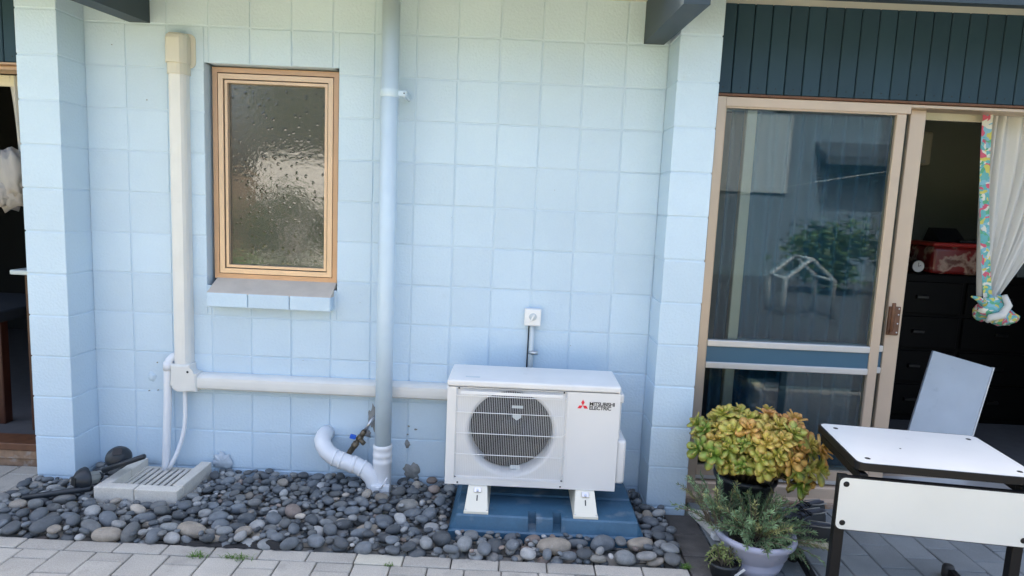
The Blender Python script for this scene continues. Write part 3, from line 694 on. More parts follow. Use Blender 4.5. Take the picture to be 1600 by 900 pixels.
# riser feet
for fx in (1.936, 2.421):
    m = MB(); fw = .109
    prof = [(-.500, .091), (-.500, .101), (-.487, .110), (-.425, .168), (-.412, .180), (-.09, .180), (-.06, .110), (-.05, .101), (-.05, .091)]
    k = len(prof); vs = [(fx + (.012 if z > .16 else (.004 if z > .105 else 0)), y, z) for y, z in prof] + [(fx + fw - (.012 if z > .16 else (.004 if z > .105 else 0)), y, z) for y, z in prof]
    m.add(vs, [(i, (i + 1) % k, k + (i + 1) % k, k + i) for i in range(k)] + [tuple(range(k))[::-1], tuple(range(k, 2 * k))])
    ft = m.build('riser_foot', 'foot_cream', ac)
    o = MB().bbox(-.016, .016, -.012, .012, -.002, .002, .001, 1).build('clamp', 'steel', ft); o.location = (fx + .055, -.428, .1705); o.rotation_euler = (R(38), 0, 0)
    o = MB().tube([(0, 0, 0), (0, 0, .008)], .006, 6).build('bolt', 'steel', ft); o.location = (fx + .055, -.430, .169); o.rotation_euler = (R(50), 0, 0)
    o = MB().bbox(-.0025, .0025, -.013, .013, -.001, .001, .0006, 1).build('slot', 'black_plastic', ft); o.location = (fx + .055, -.4525, .1435); o.rotation_euler = (R(43), 0, 0)
    for dx in (.008, fw - .008):
        m = MB(); m.lathe([(0, .002), (.004, .001), (.004, 0)], (fx + dx, -.4925, .1065), 8); m.build('screw', 'steel', ft)
# ------------------------------------------------------------ blue tray
ty = thing('condenser_tray', 'blue plastic tray under the air conditioner, sitting in the stones', 'tray', (2.3, -.27, 0))
full = [(-.532, -.03), (-.532, .024), (-.522, .030), (-.508, .084), (-.500, .090), (-.315, .090), (-.308, .083), (-.282, .083), (-.275, .090), (-.03, .090), (-.012, .03), (-.012, -.03)]
notch = [(-.532, -.03), (-.532, .024), (-.522, .030), (-.455, .040), (-.448, .090), (-.315, .090), (-.308, .083), (-.282, .083), (-.275, .090), (-.03, .090), (-.012, .03), (-.012, -.03)]
m = MB()
for a, b, pr in ((1.905, 2.222, full), (2.222, 2.258, notch), (2.258, 2.331, full), (2.331, 2.369, notch), (2.369, 2.703, full)): m.prism(pr, 'x', a, b)
for xa, xb in ((1.905, 1.872), (2.703, 2.736)):             # sloping ends
    k = len(full); cen = -.27
    out = [(xb, cen + (y - cen) * (1.0), min(z, .022)) for y, z in full]; inn = [(xa, y, z) for y, z in full]
    m.add(inn + out, [(i, (i + 1) % k, k + (i + 1) % k, k + i) for i in range(k)] + [tuple(range(k, 2 * k))])
m.build('tray_body', 'tray_blue', ty)

# ------------------------------------------------------------ river stones
bed = tag(MB().box(BX0 - .02, BX1, BY - .002, -.001, -.05, -.035).build('pebble_bed', 'soil'), kind='structure')
RES = .005; GX0, GX1, GY0, GY1 = -.25, 2.92, -.75, .0
nx, ny = int((GX1 - GX0) / RES), int((GY1 - GY0) / RES)
xs = GX0 + (np.arange(nx) + .5) * RES; ys = GY0 + (np.arange(ny) + .5) * RES
H = np.full((nx, ny), -.035); ID = np.full((nx, ny), -1)
def block_rect(x0, x1, y0, y1, h=9.): H[np.ix_((xs > x0) & (xs < x1), (ys > y0) & (ys < y1))] = h
block_rect(1.872, 2.736, -.53, 0); block_rect(.215, .612, -.392, 0); block_rect(-.3, .0, -.19, 0); block_rect(2.8, 3, -.213, 0)
H[:, ys < BY - .012] = .004; H[xs < -.2, :] = .004
H[:, ys < BY - .03] = 9; H[xs > 2.885, :] = 9; H[xs < -.225, :] = 9
block_rect(1.452, 1.545, -.19, 0)
for p in path[3:]:
    rr = (xs[:, None] - p[0]) ** 2 + (ys[None, :] - p[1]) ** 2; H[(rr < .035 ** 2)] = np.maximum(H[rr < .035 ** 2], .0)
peb = []
def try_place(a, b, c, tries, zcap, region=None, sink=.12):
    best = None
    for _ in range(tries):
        if region: x = random.uniform(region[0], region[1]); y = random.uniform(region[2], region[3])
        else: x = random.uniform(BX0, BX1); y = random.uniform(BY + .008, -.01)
        yaw = random.gauss(0, .7) if random.random() < .6 else random.uniform(-1.57, 1.57)
        i0, i1 = int((x - a - GX0) / RES), int((x + a - GX0) / RES) + 1; j0, j1 = int((y - a - GY0) / RES), int((y + a - GY0) / RES) + 1
        if i0 < 0 or j0 < 0 or i1 > nx: continue
        j1 = min(j1, ny)
        dx = xs[i0:i1, None] - x; dy = ys[None, j0:j1] - y; ca, sa = math.cos(yaw), math.sin(yaw)
        q = ((dx * ca + dy * sa) / a) ** 2 + ((-dx * sa + dy * ca) / b) ** 2; mk = q < 1
        if not mk.any(): continue
        hh = np.where(mk, np.sqrt(np.clip(1 - q, 0, 1)), 0) * c; sub = H[i0:i1, j0:j1]
        zc = (sub + hh * .92)[mk].max() - sink * c
        if y + (abs(a * sa) + abs(b * ca)) * .9 > 0: continue
        if zc + c * .5 > zcap: continue
        if best is None or zc < best[0]: best = (zc, x, y, yaw, i0, i1, j0, j1, mk, hh)
    if best is None: return False
    zc, x, y, yaw, i0, i1, j0, j1, mk, hh = best
    k = len(peb); peb.append([x, y, zc, yaw, a, b, c]); sub = H[i0:i1, j0:j1]; up = mk & (zc + hh > sub)
    sub[up] = (zc + hh)[up]; ID[i0:i1, j0:j1][up] = k
    return True
def dims(a):
    return a, a * random.uniform(.60, .88), a * random.uniform(.42, .62)
for k in range(650): try_place(*dims(random.uniform(.014, .032)), 6, .02)
big = [(-.13, -.09, -.33, -.28, .050), (-.06, -.02, -.64, -.58, .072), (.02, .08, -.66, -.6, .030), (.14, .2, -.68, -.64, .058), (.35, .40, -.67, -.64, .05), (.43, .47, -.68, -.65, .058),
       (.55, .6, -.67, -.63, .062), (.62, .68, -.69, -.66, .052), (.78, .85, -.66, -.6, .06), (.88, .94, -.67, -.64, .044), (1.05, 1.1, -.66, -.6, .05), (1.5, 1.56, -.6, -.5, .055), (1.64, 1.68, -.36, -.3, .055), (1.55, 1.6, -.48, -.44, .055),
       (1.8, 1.86, -.62, -.58, .065), (2.05, 2.1, -.68, -.63, .05), (2.3, 2.36, -.64, -.6, .075), (2.4, 2.44, -.59, -.57, .05), (2.5, 2.55, -.60, -.57, .07), (2.7, 2.74, -.60, -.57, .065), (2.62, 2.66, -.68, -.65, .065), (2.78, 2.82, -.34, -.28, .045), (2.5, 2.54, -.69, -.66, .036)]
NB0 = len(peb)
for x0, x1, y0, y1, a in big: try_place(a, a * random.uniform(.58, .72), a * random.uniform(.42, .52), 8, .09, (x0, x1, y0, y1))
NB1 = len(peb)
for k in range(150): try_place(*dims(random.uniform(.030, .048)), 10, .050, (BX0, BX1, BY + .01, -.40))
for k in range(40): try_place(*dims(random.uniform(.026, .044)), 10, .055, (2.70, BX1, BY + .01, -.02))
for k in range(420): try_place(*dims(random.uniform(.019, .036)), 10, .046)
for k in range(900): try_place(*dims(random.triangular(.011, .026, .014)), 8, .040)
vis = np.bincount(ID[ID >= 0].ravel(), minlength=len(peb)).astype(float)
for k, p in enumerate(peb): vis[k] /= (3.24 + p[1]) ** 2
order = list(np.argsort(-vis)); keep = set(order[:300])
def stone_mesh(seed, sub):
    rs = np.random.default_rng(seed); bm = bmesh.new(); bmesh.ops.create_icosphere(bm, subdivisions=sub, radius=1)
    dirs = rs.normal(size=(5, 3)); dirs /= np.linalg.norm(dirs, axis=1)[:, None]; amp = rs.uniform(-.38, .22, 5)
    for v in bm.verts:
        p = np.array(v.co); s = 1.0
        for d_, a_ in zip(dirs, amp): s += a_ * max(0, p @ d_) ** 2
        s += .03 * math.sin(3.1 * p[0] + seed) * math.cos(2.7 * p[1] - seed)
        q = np.sign(p) * np.abs(p) ** .88; v.co = q * s
    vs = [v.co.copy() for v in bm.verts]; bm.verts.index_update(); fs = [[v.index for v in f.verts] for f in bm.faces]; bm.free(); return vs, fs
SM = []
for s in range(18):
    v, f = stone_mesh(s, 3); SM.append(raw('pebble', v, f, 'pebble', True))
SL = [stone_mesh(50 + s, 2) for s in range(8)]
SL = [(np.array([tuple(p) for p in v]), f) for v, f in SL]
def stone_col():
    r = random.random(); b = random.uniform(.5, 1.35)
    if r < .52: c = (.118, .131, .142)
    elif r < .78: c = (.18, .187, .186)
    elif r < .92: c = (.30, .30, .29)
    elif r < .965: c = (.34, .30, .25)
    else: c = (.22, .175, .15)
    return tuple(x * b for x in c)
sv, sf, sc_ = [], [], []; off = 0
for k, (x, y, z, yaw, a, b, c) in enumerate(peb):
    if vis[k] < .2: continue
    rot = Euler((random.gauss(0, .16), random.gauss(0, .16), yaw))
    col = stone_col()
    if NB0 <= k < NB1 and random.random() < .45: col = (.24, .23, .205) if random.random() < .5 else (.30, .26, .21)
    if k in keep:
        o = link('pebble', SM[k % len(SM)], None, bed, loc=(x, y, z), rot=rot, scale=(a, b, c)); o.color = (*col, 1)
    else:
        v, f = SL[k % len(SL)]; Mx = np.array(rot.to_matrix()); pv = (v * np.array([a, b, c])) @ Mx.T + np.array([x, y, z])
        sv.append(pv); sf += [tuple(i + off for i in q) for q in f]; sc_ += [col] * len(v); off += len(v)
me = raw('small_pebbles', np.concatenate(sv).tolist(), sf, 'pebble_small', True)
at_ = me.color_attributes.new('tint', 'FLOAT_COLOR', 'POINT')
at_.data.foreach_set('color', np.c_[np.array(sc_), np.ones(len(sc_))].astype(np.float32).ravel())
tag(link('small_pebbles', me, None, bed), 'many small grey river stones filling the gaps', kind='stuff')
# black weed cloth showing at the edge of the stones
m = MB(); vs = []; fs = []; K = 24
for i in range(K):
    x = .80 + .42 * i / (K - 1); h = .010 + .026 * abs(math.sin(i * .55)) * (1 if i > 15 else .3)
    for j, (y, z) in enumerate(((BY + .03, -.02), (BY + .008, h), (BY - .004, h * .7), (BY - .012, .004))): vs.append((x, y + .004 * math.sin(i * 1.7), z))
for i in range(K - 1):
    for j in range(3): fs.append((i * 4 + j, (i + 1) * 4 + j, (i + 1) * 4 + j + 1, i * 4 + j + 1))
link('weed_cloth', raw('weed_cloth', vs, fs, 'weed_cloth', True), None, bed)
# weeds in the paving joints
def tuft(cx, cy, n, r, h, seed, label):
    rs = random.Random(seed); vs = []; fs = []
    for k in range(n):
        a = rs.uniform(0, 6.28); x, y = cx + rs.gauss(0, r), cy + rs.gauss(0, r * .4); d = Vector((math.cos(a), math.sin(a), 0)); s = d.orthogonal() if False else Vector((-d.y, d.x, 0)) * .0016
        hh = h * rs.uniform(.4, 1); b = Vector((x, y, -.002)); q = b + d * hh * .5 + Vector((0, 0, hh * .7)); t = b + d * hh * 1.3 + Vector((0, 0, hh * .75)); i = len(vs)
        vs += [b - s, b + s, q + s * .9, q - s * .9, t]; fs += [(i, i + 1, i + 2, i + 3), (i + 3, i + 2, i + 4)]
    return tag(link('weed_tuft', raw('weed_tuft', vs, fs, 'weed')), label, 'weed', 'weeds in the paving joints')
tuft(.90, -.79, 60, .018, .022, 1, 'small green weed tuft in paving joint, left of the two')
tuft(1.06, -.79, 70, .028, .020, 2, 'wider green weed tuft in paving joint by the black cloth')
tuft(1.66, -.79, 24, .010, .014, 3, 'tiny green weed sprig below the pale paver')
tuft(2.872, -.705, 40, .010, .025, 4, 'little green weed at the right corner of the stones')

# ------------------------------------------------------------ right sliding door
sd_ = thing('sliding_door', 'bronze framed glass sliding door standing partly open', 'door', (4.0, 0, 0))
m = MB(); m.box(3.040, 3.078, -.036, .09, .1, 2.003); m.build('jamb', 'door_alu', sd_)
MB().box(5.2, 5.24, -.036, .09, .1, 2.003).build('jamb', 'door_alu', sd_)
MB().bbox(3.078, 3.955, -.035, .09, 1.958, 2.003, .002, 1).build('head', 'door_alu', sd_)
MB().bbox(3.955, 5.2, -.034, .09, 1.988, 2.003, .002, 1).build('head', 'door_alu', sd_)
MB().box(2.992, 3.04, -.02, .12, 0, 2.003).build('trim', 'door_alu', sd_)
def door_panel(name, x0, x1, y0, y1, wl, wr, top, bot=.125):
    p = MB(); p.bbox(x1 - wr, x1, y0, y1, bot, top, .003, 1); p.bbox(x0, x0 + wl, y0, y1, bot, top, .003, 1); p.box(x0 + wl, x1 - wr, y0 + .002, y1 - .002, bot, bot + .05); p.box(x0 + wl, x1 - wr, y0 + .002, y1 - .002, top - .006, top)
    po = p.build(name, 'door_alu', sd_)
    MB().bbox(x0 + wl, x1 - wr, y0 - .002, y1, .795, .828, .004, 2).build('rail', 'rail_alu', po); MB().bbox(x0 + wl, x1 - wr, y0 - .002, y1, .684, .716, .004, 2).build('rail', 'rail_alu', po)
    MB().box(x0 + wl, x1 - wr, y0 + .008, y1 - .005, .716, .795).build('infill_panel', 'door_blue_panel', po)
    ym = (y0 + y1) / 2; MB().box(x0 + wl, x1 - wr, ym - .002, ym + .002, .828, top - .006).build('pane', 'door_glass', po); MB().box(x0 + wl, x1 - wr, ym - .002, ym + .002, bot + .05, .684).build('pane', 'door_glass', po)
    return po
door_panel('fixed_panel', 3.078, 3.940, -.030, .012, .008, .046, 1.958)
sp_ = door_panel('sliding_panel', 3.20, 4.060, .018, .060, .05, .076, 1.988)
hd = MB().bbox(3.986, 4.044, .006, .018, .885, 1.03, .004, 2).build('lock_plate', 'timber_red', sp_)
m = MB(); m.tube([(4.000, .010, .90), (3.990, -.022, .915), (3.990, -.022, 1.045), (3.990, -.020, 1.05)], .009, 10); m.build('handle', 'timber_red', sp_)
for z in (.90, .945, .99, 1.02):
    m = MB(); m.lathe([(0, .002), (.004, .001), (.0045, 0)], (4.034, .006, z), 8, M=Matrix.Rotation(R(90), 3, 'X')); m.build('screw', 'steel', sp_)
MB().prism([(-.075, .0), (-.075, .028), (-.05, .036), (-.045, .085), (-.035, .092), (.12, .118), (.12, -.02), (-.075, -.02)], 'x', 3.0, 5.24).build('sill', 'door_alu', sd_)
MB().bbox(3.0, 5.24, -.086, -.0755, -.004, .022, .002, 1).build('sill_nosing', 'timber_sill', sd_)
MB().box(3.02, 5.24, -.028, .075, .105, .124).build('track', 'rail_alu', sd_)
# sheer curtain behind the fixed glass
def drape(name, x0, x1, y, z0, z1, m, parent, amp=.025, waves=14, pinch=None, seed=0, nz=24, ph=0.0, thick=False):
    rs = random.Random(seed); nxx = waves * 10; vs = []; fs = []
    phs = [rs.uniform(-.5, .5) for _ in range(waves + 2)]
    for j in range(nz + 1):
        t = j / nz; z = z1 + (z0 - z1) * t
        for i in range(nxx + 1):
            u = i / nxx; a, b = x0, x1
            x = a + (b - a) * u
            s = 1.0
            if pinch:
                px, pz, pw = pinch; w = max(0.0, min(1.0, (z1 - z) / (z1 - pz))); w = w ** 1.5
                x = x * (1 - w) + (px + (u - .5) * pw) * w; s = 1 - .55 * w
            k = u * waves; wob = math.sin(2 * math.pi * k + phs[int(k)] + ph + .6 * math.sin(t * 3 + k))
            vs.append((x + .006 * math.sin(k * 2.3 + t * 4), y + amp * s * wob * (.75 + .25 * math.sin(k * 1.7)), z))
    for j in range(nz):
        for i in range(nxx): q = j * (nxx + 1) + i; fs.append((q, q + 1, q + nxx + 2, q + nxx + 1))
    return link(name, raw(name, vs, fs, m, True), None, parent)
sc0 = thing('net_curtain', 'grey net curtain hanging behind the closed glass panel', 'curtain', (3.5, .14, .1))
drape('cloth', 3.16, 4.03, .125, .12, 2.0, 'sheer_grey', sc0, .038, 12, None, 5)
# tied curtain in the opening
ct = thing('curtain', 'white curtain with colourful printed hem tied in a knot at the open door', 'curtain', (4.6, .12, .9))
drape('cloth', 4.40, 4.98, .12, 1.09, 2.03, 'curtain_white', ct, .030, 9, (4.545, 1.09, .10), 8, 30)
tv = []; tf = []
for j in range(31):
    t = j / 30; z = 2.0 + (1.08 - 2.0) * t; x = 4.385 + .125 * t ** 1.5
    tv += [(x - .012, .085, z), (x + .030 - .006 * t, .072, z)]
for j in range(30): tf.append((2 * j, 2 * j + 1, 2 * j + 3, 2 * j + 2))
link('printed_hem', raw('printed_hem', tv, tf, 'print_cloth', True), None, ct)
def knot(name, c, rad, m, parent, seed, squash=(1, .7, 1), turns=None):
    v, f = stone_mesh(seed, 3); vs = []
    for p in v:
        s = 1 + .16 * math.sin(7 * p.x + 5 * p.z + seed) * math.cos(6 * p.y - 3 * p.z) + .08 * math.sin(15 * p.z + 9 * p.x)
        vs.append((c[0] + p.x * rad[0] * s, c[1] + p.y * rad[1] * s, c[2] + p.z * rad[2] * s))
    return link(name, raw(name, vs, f, m, True), None, parent)
knot('knot', (4.535, .09, 1.045), (.085, .06, .075), 'print_cloth', ct, 31)
knot('knot_tail', (4.605, .085, .985), (.070, .045, .050), 'print_cloth', ct, 35)
m = MB(); m.tube([(4.56, .03, 1.11), (4.58, .02, 1.06), (4.55, .015, 1.01), (4.50, .02, .995), (4.49, .03, .97)], [.012, .018, .020, .018, .008], 10); m.build('tie', 'curtain_white', ct)
m = MB(); m.tube([(4.48, .05, 1.06), (4.44, .04, 1.085), (4.405, .04, 1.095)], [.02, .014, .004], 8); m.build('tie_end', 'print_cloth', ct)
MB().bbox(3.08, 5.2, .165, .185, 1.965, 2.10, .003, 1).build('pelmet_board', 'room_white', hw)
# ------------------------------------------------------------ things in the right room
ch = thing('chest_of_drawers', 'black chest of drawers in the dim room behind the open door', 'drawers', (5.5, 1.4, .095))
MB().bbox(4.55, 6.9, 1.16, 1.70, .095, 1.11, .006, 1).build('carcass', 'black_wood', ch)
for c_ in range(4):
    for r_ in range(4):
        x0 = 4.58 + c_ * .56; z0 = .14 + r_ * .235; dw = MB().bbox(x0, x0 + .53, 1.14, 1.159, z0, z0 + .215, .004, 1).build('drawer', 'black_wood', ch)
        MB().bbox(x0 + .22, x0 + .30, 1.122, 1.139, z0 + .10, z0 + .125, .004, 1).build('handle', 'handle_metal', dw)
bg = thing('blanket_bag', 'red zip bag holding a patterned blanket on the black drawers', 'bag', (5.12, 1.35, 1.11))
MB().bbox(4.90, 5.45, 1.17, 1.6, 1.111, 1.30, .03, 4, True).build('bag_body', 'blanket_print', bg); MB().bbox(4.895, 5.455, 1.165, 1.6, 1.296, 1.325, .012, 2).build('bag_lid', 'bag_red', bg)
lp = thing('laptop_stand', 'black folded gadget standing on top of the red bag', 'gadget', (5.1, 1.3, 1.325))
MB().prism([(1.25, 1.326), (1.45, 1.326), (1.40, 1.42), (1.38, 1.42)], 'x', 4.99, 5.17).build('stand', 'black_plastic', lp); MB().bbox(5.10, 5.50, 1.22, 1.45, 1.326, 1.345, .004, 1).build('deck', 'black_plastic', lp)
ck = thing('alarm_clock', 'small round alarm clock beside the red bag on the drawers', 'clock', (4.84, 1.2, 1.11))
Mr = Matrix.Rotation(R(90), 3, 'X')
m = MB(); m.lathe([(0, -.03), (.038, -.03), (.044, -.02), (.044, .012), (.040, .014)], (4.835, 1.22, 1.156), 28, M=Mr); m.build('body', 'black_plastic', ck); m = MB(); m.lathe([(0, .010), (.036, .010), (.039, .013)], (4.835, 1.22, 1.156), 28, M=Mr); m.build('face', 'clock_face', ck)
m = MB(); m.tube([(4.835, 1.208, 1.156), (4.835, 1.208, 1.182)], .002, 5); m.tube([(4.835, 1.208, 1.156), (4.852, 1.208, 1.162)], .002, 5); m.build('hands', 'black_plastic', ck)
bx_ = thing('storage_box', 'dark grey storage box on the drawers behind the curtain', 'box', (5.6, 1.35, 1.11))
MB().bbox(5.50, 5.85, 1.2, 1.5, 1.111, 1.235, .004, 1).build('tub', 'box_grey', bx_); MB().bbox(5.49, 5.86, 1.19, 1.51, 1.235, 1.255, .004, 1).build('box_lid', 'board_blue', bx_)
hp = thing('wall_unit', 'pale box-shaped indoor unit high on the back wall', 'indoor unit', (5.3, 2.6, 1.95))
MB().bbox(4.75, 5.62, 2.50, 2.72, 1.94, 2.22, .02, 3).build('body', 'room_white', hp); MB().box(4.80, 5.57, 2.494, 2.4995, 1.955, 1.985).build('louvre', 'clock_face', hp)
bd = thing('white_board', 'pale blue-white panel leaning inside the open door behind the desk', 'board', (4.505, .33, .105), (R(-7), R(13.5), R(-4)))
MB().bbox(-.175, .165, -.009, .009, .0, .615, .003, 1).build('sheet', 'board_blue', bd, local=True); MB().bbox(.1655, .173, -.011, .011, 0, .62, .002, 1).build('edge_trim', 'white_paint', bd, local=True)
# ------------------------------------------------------------ left doorway
ld = thing('door_frame', 'open doorway with timber threshold at the far left', 'doorway', (-.6, 0, 0))
MB().box(-.245, -.195, .0, .10, .1, 2.004).build('jamb', 'timber_red', ld); MB().bbox(-2.2, -.245, -.02, .10, 1.985, 2.004, .002, 1).build('head', 'window_alu', ld)
MB().bbox(-2.2, -.192, -.01, .13, .075, .112, .003, 1).build('threshold', 'timber_red', ld)
MB().bbox(-2.2, -.192, .0, .12, .026, .073, .003, 1).build('step_board', 'timber_sill', ld); MB().bbox(-2.2, -.192, .012, .12, -.02, .024, .003, 1).build('step_board', 'timber_sill', ld)
MB().bbox(-2.2, -.192, .13, .15, 1.93, 1.985, .003, 1).build('curtain_track', 'room_white', ld)
lc = thing('curtain', 'grey-white curtain bunched and tied up in the left doorway', 'curtain', (-.47, .1, 1.4))
drape('cloth', -.47, -.36, .13, 1.55, 1.98, 'curtain_white', lc, .012, 3, (-.40, 1.50, .05), 3, 16)
knot('bunch', (-.475, .10, 1.44), (.085, .06, .13), 'left_curtain', lc, 61); knot('bunch', (-.44, .085, 1.50), (.06, .05, .12), 'left_curtain', lc, 64); knot('bunch', (-.49, .075, 1.39), (.05, .04, .07), 'left_curtain', lc, 67)
cb = thing('cabinet', 'red-brown wooden cabinet with pale top just inside the left doorway', 'cabinet', (-.36, .4, .095))
MB().bbox(-.468, -.20, .16, .62, .12, .975, .004, 1).build('carcass', 'cabinet_wood', cb); MB().bbox(-.515, -.20, .12, .64, .975, 1.0, .006, 2).build('cabinet_top', 'mint_top', cb)
for k in range(4):
    MB().bbox(-.478, -.469, .20, .58, .16 + k * .2, .345 + k * .2, .003, 1).build('drawer', 'cabinet_wood', cb)
tb = thing('side_table', 'wooden table leg with striped cloth inside the left doorway', 'table', (-.8, .4, .095))
MB().bbox(-.775, -.725, .30, .36, .095, .70, .004, 1).build('leg', 'cabinet_wood', tb); MB().bbox(-1.3, -1.24, .30, .36, .095, .70, .004, 1).build('leg', 'cabinet_wood', tb)
MB().bbox(-1.32, -.715, .28, .9, .70, .73, .004, 1).build('table_top', 'cabinet_wood', tb); MB().bbox(-1.33, -.705, .27, .91, .68, .745, .012, 3).build('cloth', 'bed_cloth', tb)

# ------------------------------------------------------------ desk
drot = R(-7.0); DK = Vector((3.690, -.815, 0)) - Vector((math.cos(drot), math.sin(drot), 0)) * .303 - Vector((-math.sin(drot), math.cos(drot), 0)) * .224
dk = thing('school_desk', 'white-topped school desk with black edge and white front panel', 'desk', DK, (0, 0, drot))
TW, TD, TZ = .605, .438, .60
def slab(poly, z0, z1): return MB().prism(poly, 'z', z0, z1)
m = slab(rrect(-.005, TW + .005, -.005, TD, .03), TZ - .028, TZ - .0015); m.build('edge_band', 'desk_black', dk, local=True)
m = slab(rrect(.003, TW - .003, .003, TD - .008, .026), TZ - .002, TZ); tt = m.build('table_top', 'desk_white', dk, local=True)
for x, y in ((.05, .05), (TW - .05, .05), (.05, TD - .06), (TW - .05, TD - .06)):
    m = MB(); m.lathe([(0, .0015), (.008, .0015), (.010, 0)], (x, y, TZ), 14); m.build('screw_cap', 'desk_black', tt, local=True)
m = MB(); m.lathe([(0, .0012), (.003, .001), (.004, 0)], (.22, .19, TZ), 10); m.build('screw_cap', 'desk_black', tt, local=True)
MB().bbox(.03, TW - .03, .05, TD - .03, TZ - .04, TZ - .0285, .003, 1).build('under_board', 'desk_under', dk, local=True)
m = MB(); m.prism(rrect(-.062, TW - .020, .350, .548, .022), 'y', -.012, .010); m.build('panel_edge', 'desk_black', dk, local=True)
m = MB(); m.prism(rrect(-.058, TW - .024, .353, .544, .020), 'y', -.0135, -.0119); fp = m.build('front_panel', 'desk_panel', dk, local=True)
for x in (-.036, TW - .046):
    for z in (.377, .521):
        m = MB(); m.lathe([(0, .003), (.007, .003), (.0105, 0)], (x, -.0135, z), 16, M=Matrix.Rotation(R(90), 3, 'X')); m.build('bolt', 'desk_black', fp, local=True)
for sx_ in (0, 1):
    x0 = -.052 if sx_ == 0 else TW - .062; 
    MB().bbox(x0, x0 + .036, .0105, .046, .0, TZ - (.04 if sx_ else .06), .004, 2).build('leg', 'desk_black', dk, local=True)
    xt = .010 if sx_ == 0 else x0 + .003; MB().bbox(xt, xt + .030, .0, TD - .02, TZ - .0745, TZ - .041, .004, 1).build('top_bar', 'desk_black', dk, local=True)
    ft = MB().bbox(x0 + .004, x0 + .032, .0465, TD - .03, .014, .044, .004, 2).build('foot_bar', 'desk_black', dk, local=True)
    m = MB(); m.lathe([(0, 0), (.020, 0), (.023, .006), (.023, .042), (.018, .052), (0, .054)], (x0 - .006 + .02 * sx_, TD - .04, .0), 20); m.build('foot_cap', 'rubber', ft, local=True)

# ------------------------------------------------------------ potted plants
def pot(name, parent, c, r1, r0, h, m, lip=.012, belt=None, n=40):
    prof = [(0, .002), (r0 - .004, 0), (r0, .004)]
    if belt: 
        for (t, dr) in belt: prof.append((r0 + (r1 - r0) * t + dr, h * t))
    prof += [(r1, h - lip * 2.2), (r1 + lip * .8, h - lip * 1.9), (r1 + lip, h - lip), (r1 + lip * .7, h), (r1 - .002, h), (r1 - .008, h - .006), (r1 - .012, h - .035), (0, h - .04)]
    k = MB(); k.lathe(prof, c, n); return k.build(name, m, parent)
jp = thing('potted_succulent', 'jade plant with yellow-orange rosettes in a black pot by the door', 'plant', (3.20, -.40, 0))
pot('pot', jp, (3.195, -.40, 0), .128, .098, .298, 'pot_black')
m = MB(); m.lathe([(0, .272), (.118, .268)], (3.195, -.40, 0), 24); m.build('potting_soil', 'soil', jp)
def jade_leaf(M, L, W):
    vs = []; fs = []
    prof = [(0, .10), (.25, .30), (.5, .46), (.72, .52), (.9, .38), (1, .05)]
    for (t, w) in prof:
        z = .10 * L * math.sin(t * 1.6); 
        for s, dz in ((-1, .0), (-.5, -.05), (0, .07), (.5, -.05), (1, 0)):
            pass
        vs += [M @ Vector((t * L, -w * W, z + .05 * W)), M @ Vector((t * L, 0, z + .17 * W * (1 - abs(t - .5)))), M @ Vector((t * L, w * W, z + .05 * W)), M @ Vector((t * L, 0, z - .12 * W))]
    for i in range(len(prof) - 1):
        for j in range(4): fs.append((i * 4 + j, i * 4 + (j + 1) % 4, i * 4 + 4 + (j + 1) % 4, i * 4 + 4 + j))
    fs.append((20, 21, 22, 23)); return vs, fs
ROS = []
for s in range(6):
    rs = random.Random(100 + s); m = MB()
    for tier, (n_, el, L, W) in enumerate(((4, 4, .056, .036), (4, 30, .048, .031), (3, 55, .034, .023), (2, 75, .020, .014))):
        for k in range(n_):
            az = 2 * math.pi * k / n_ + tier * .8 + rs.uniform(-.3, .3); e = R(el + rs.uniform(-14, 14)); q = rs.uniform(.85, 1.15)
            M4 = Matrix.Translation((0, 0, .006 * tier)) @ Matrix.Rotation(az, 4, 'Z') @ Matrix.Rotation(-e, 4, 'Y') @ Matrix.Rotation(rs.uniform(-.4, .4), 4, 'X')
            v, f = jade_leaf(M4, L * q, W * q); m.add(v, f, True)
    me = bpy.data.meshes.new('leaf_rosette'); me.from_pydata(m.v, [], m.f); me.polygons.foreach_set('use_smooth', m.sm); me.materials.append(MATS['jade_leaf'])
    ta = me.attributes.new('tip', 'FLOAT', 'POINT'); ta.data.foreach_set('value', [ (0, .25, .5, .72, .9, 1)[(i % 24) // 4] * (1.0 if i % 4 in (0, 2) else .8) for i in range(len(m.v))])
    ROS.append(me)
cen = Vector((3.215, -.42, .445)); rad = Vector((.245, .19, .125)); stems = MB(); placed = []
tries = 0
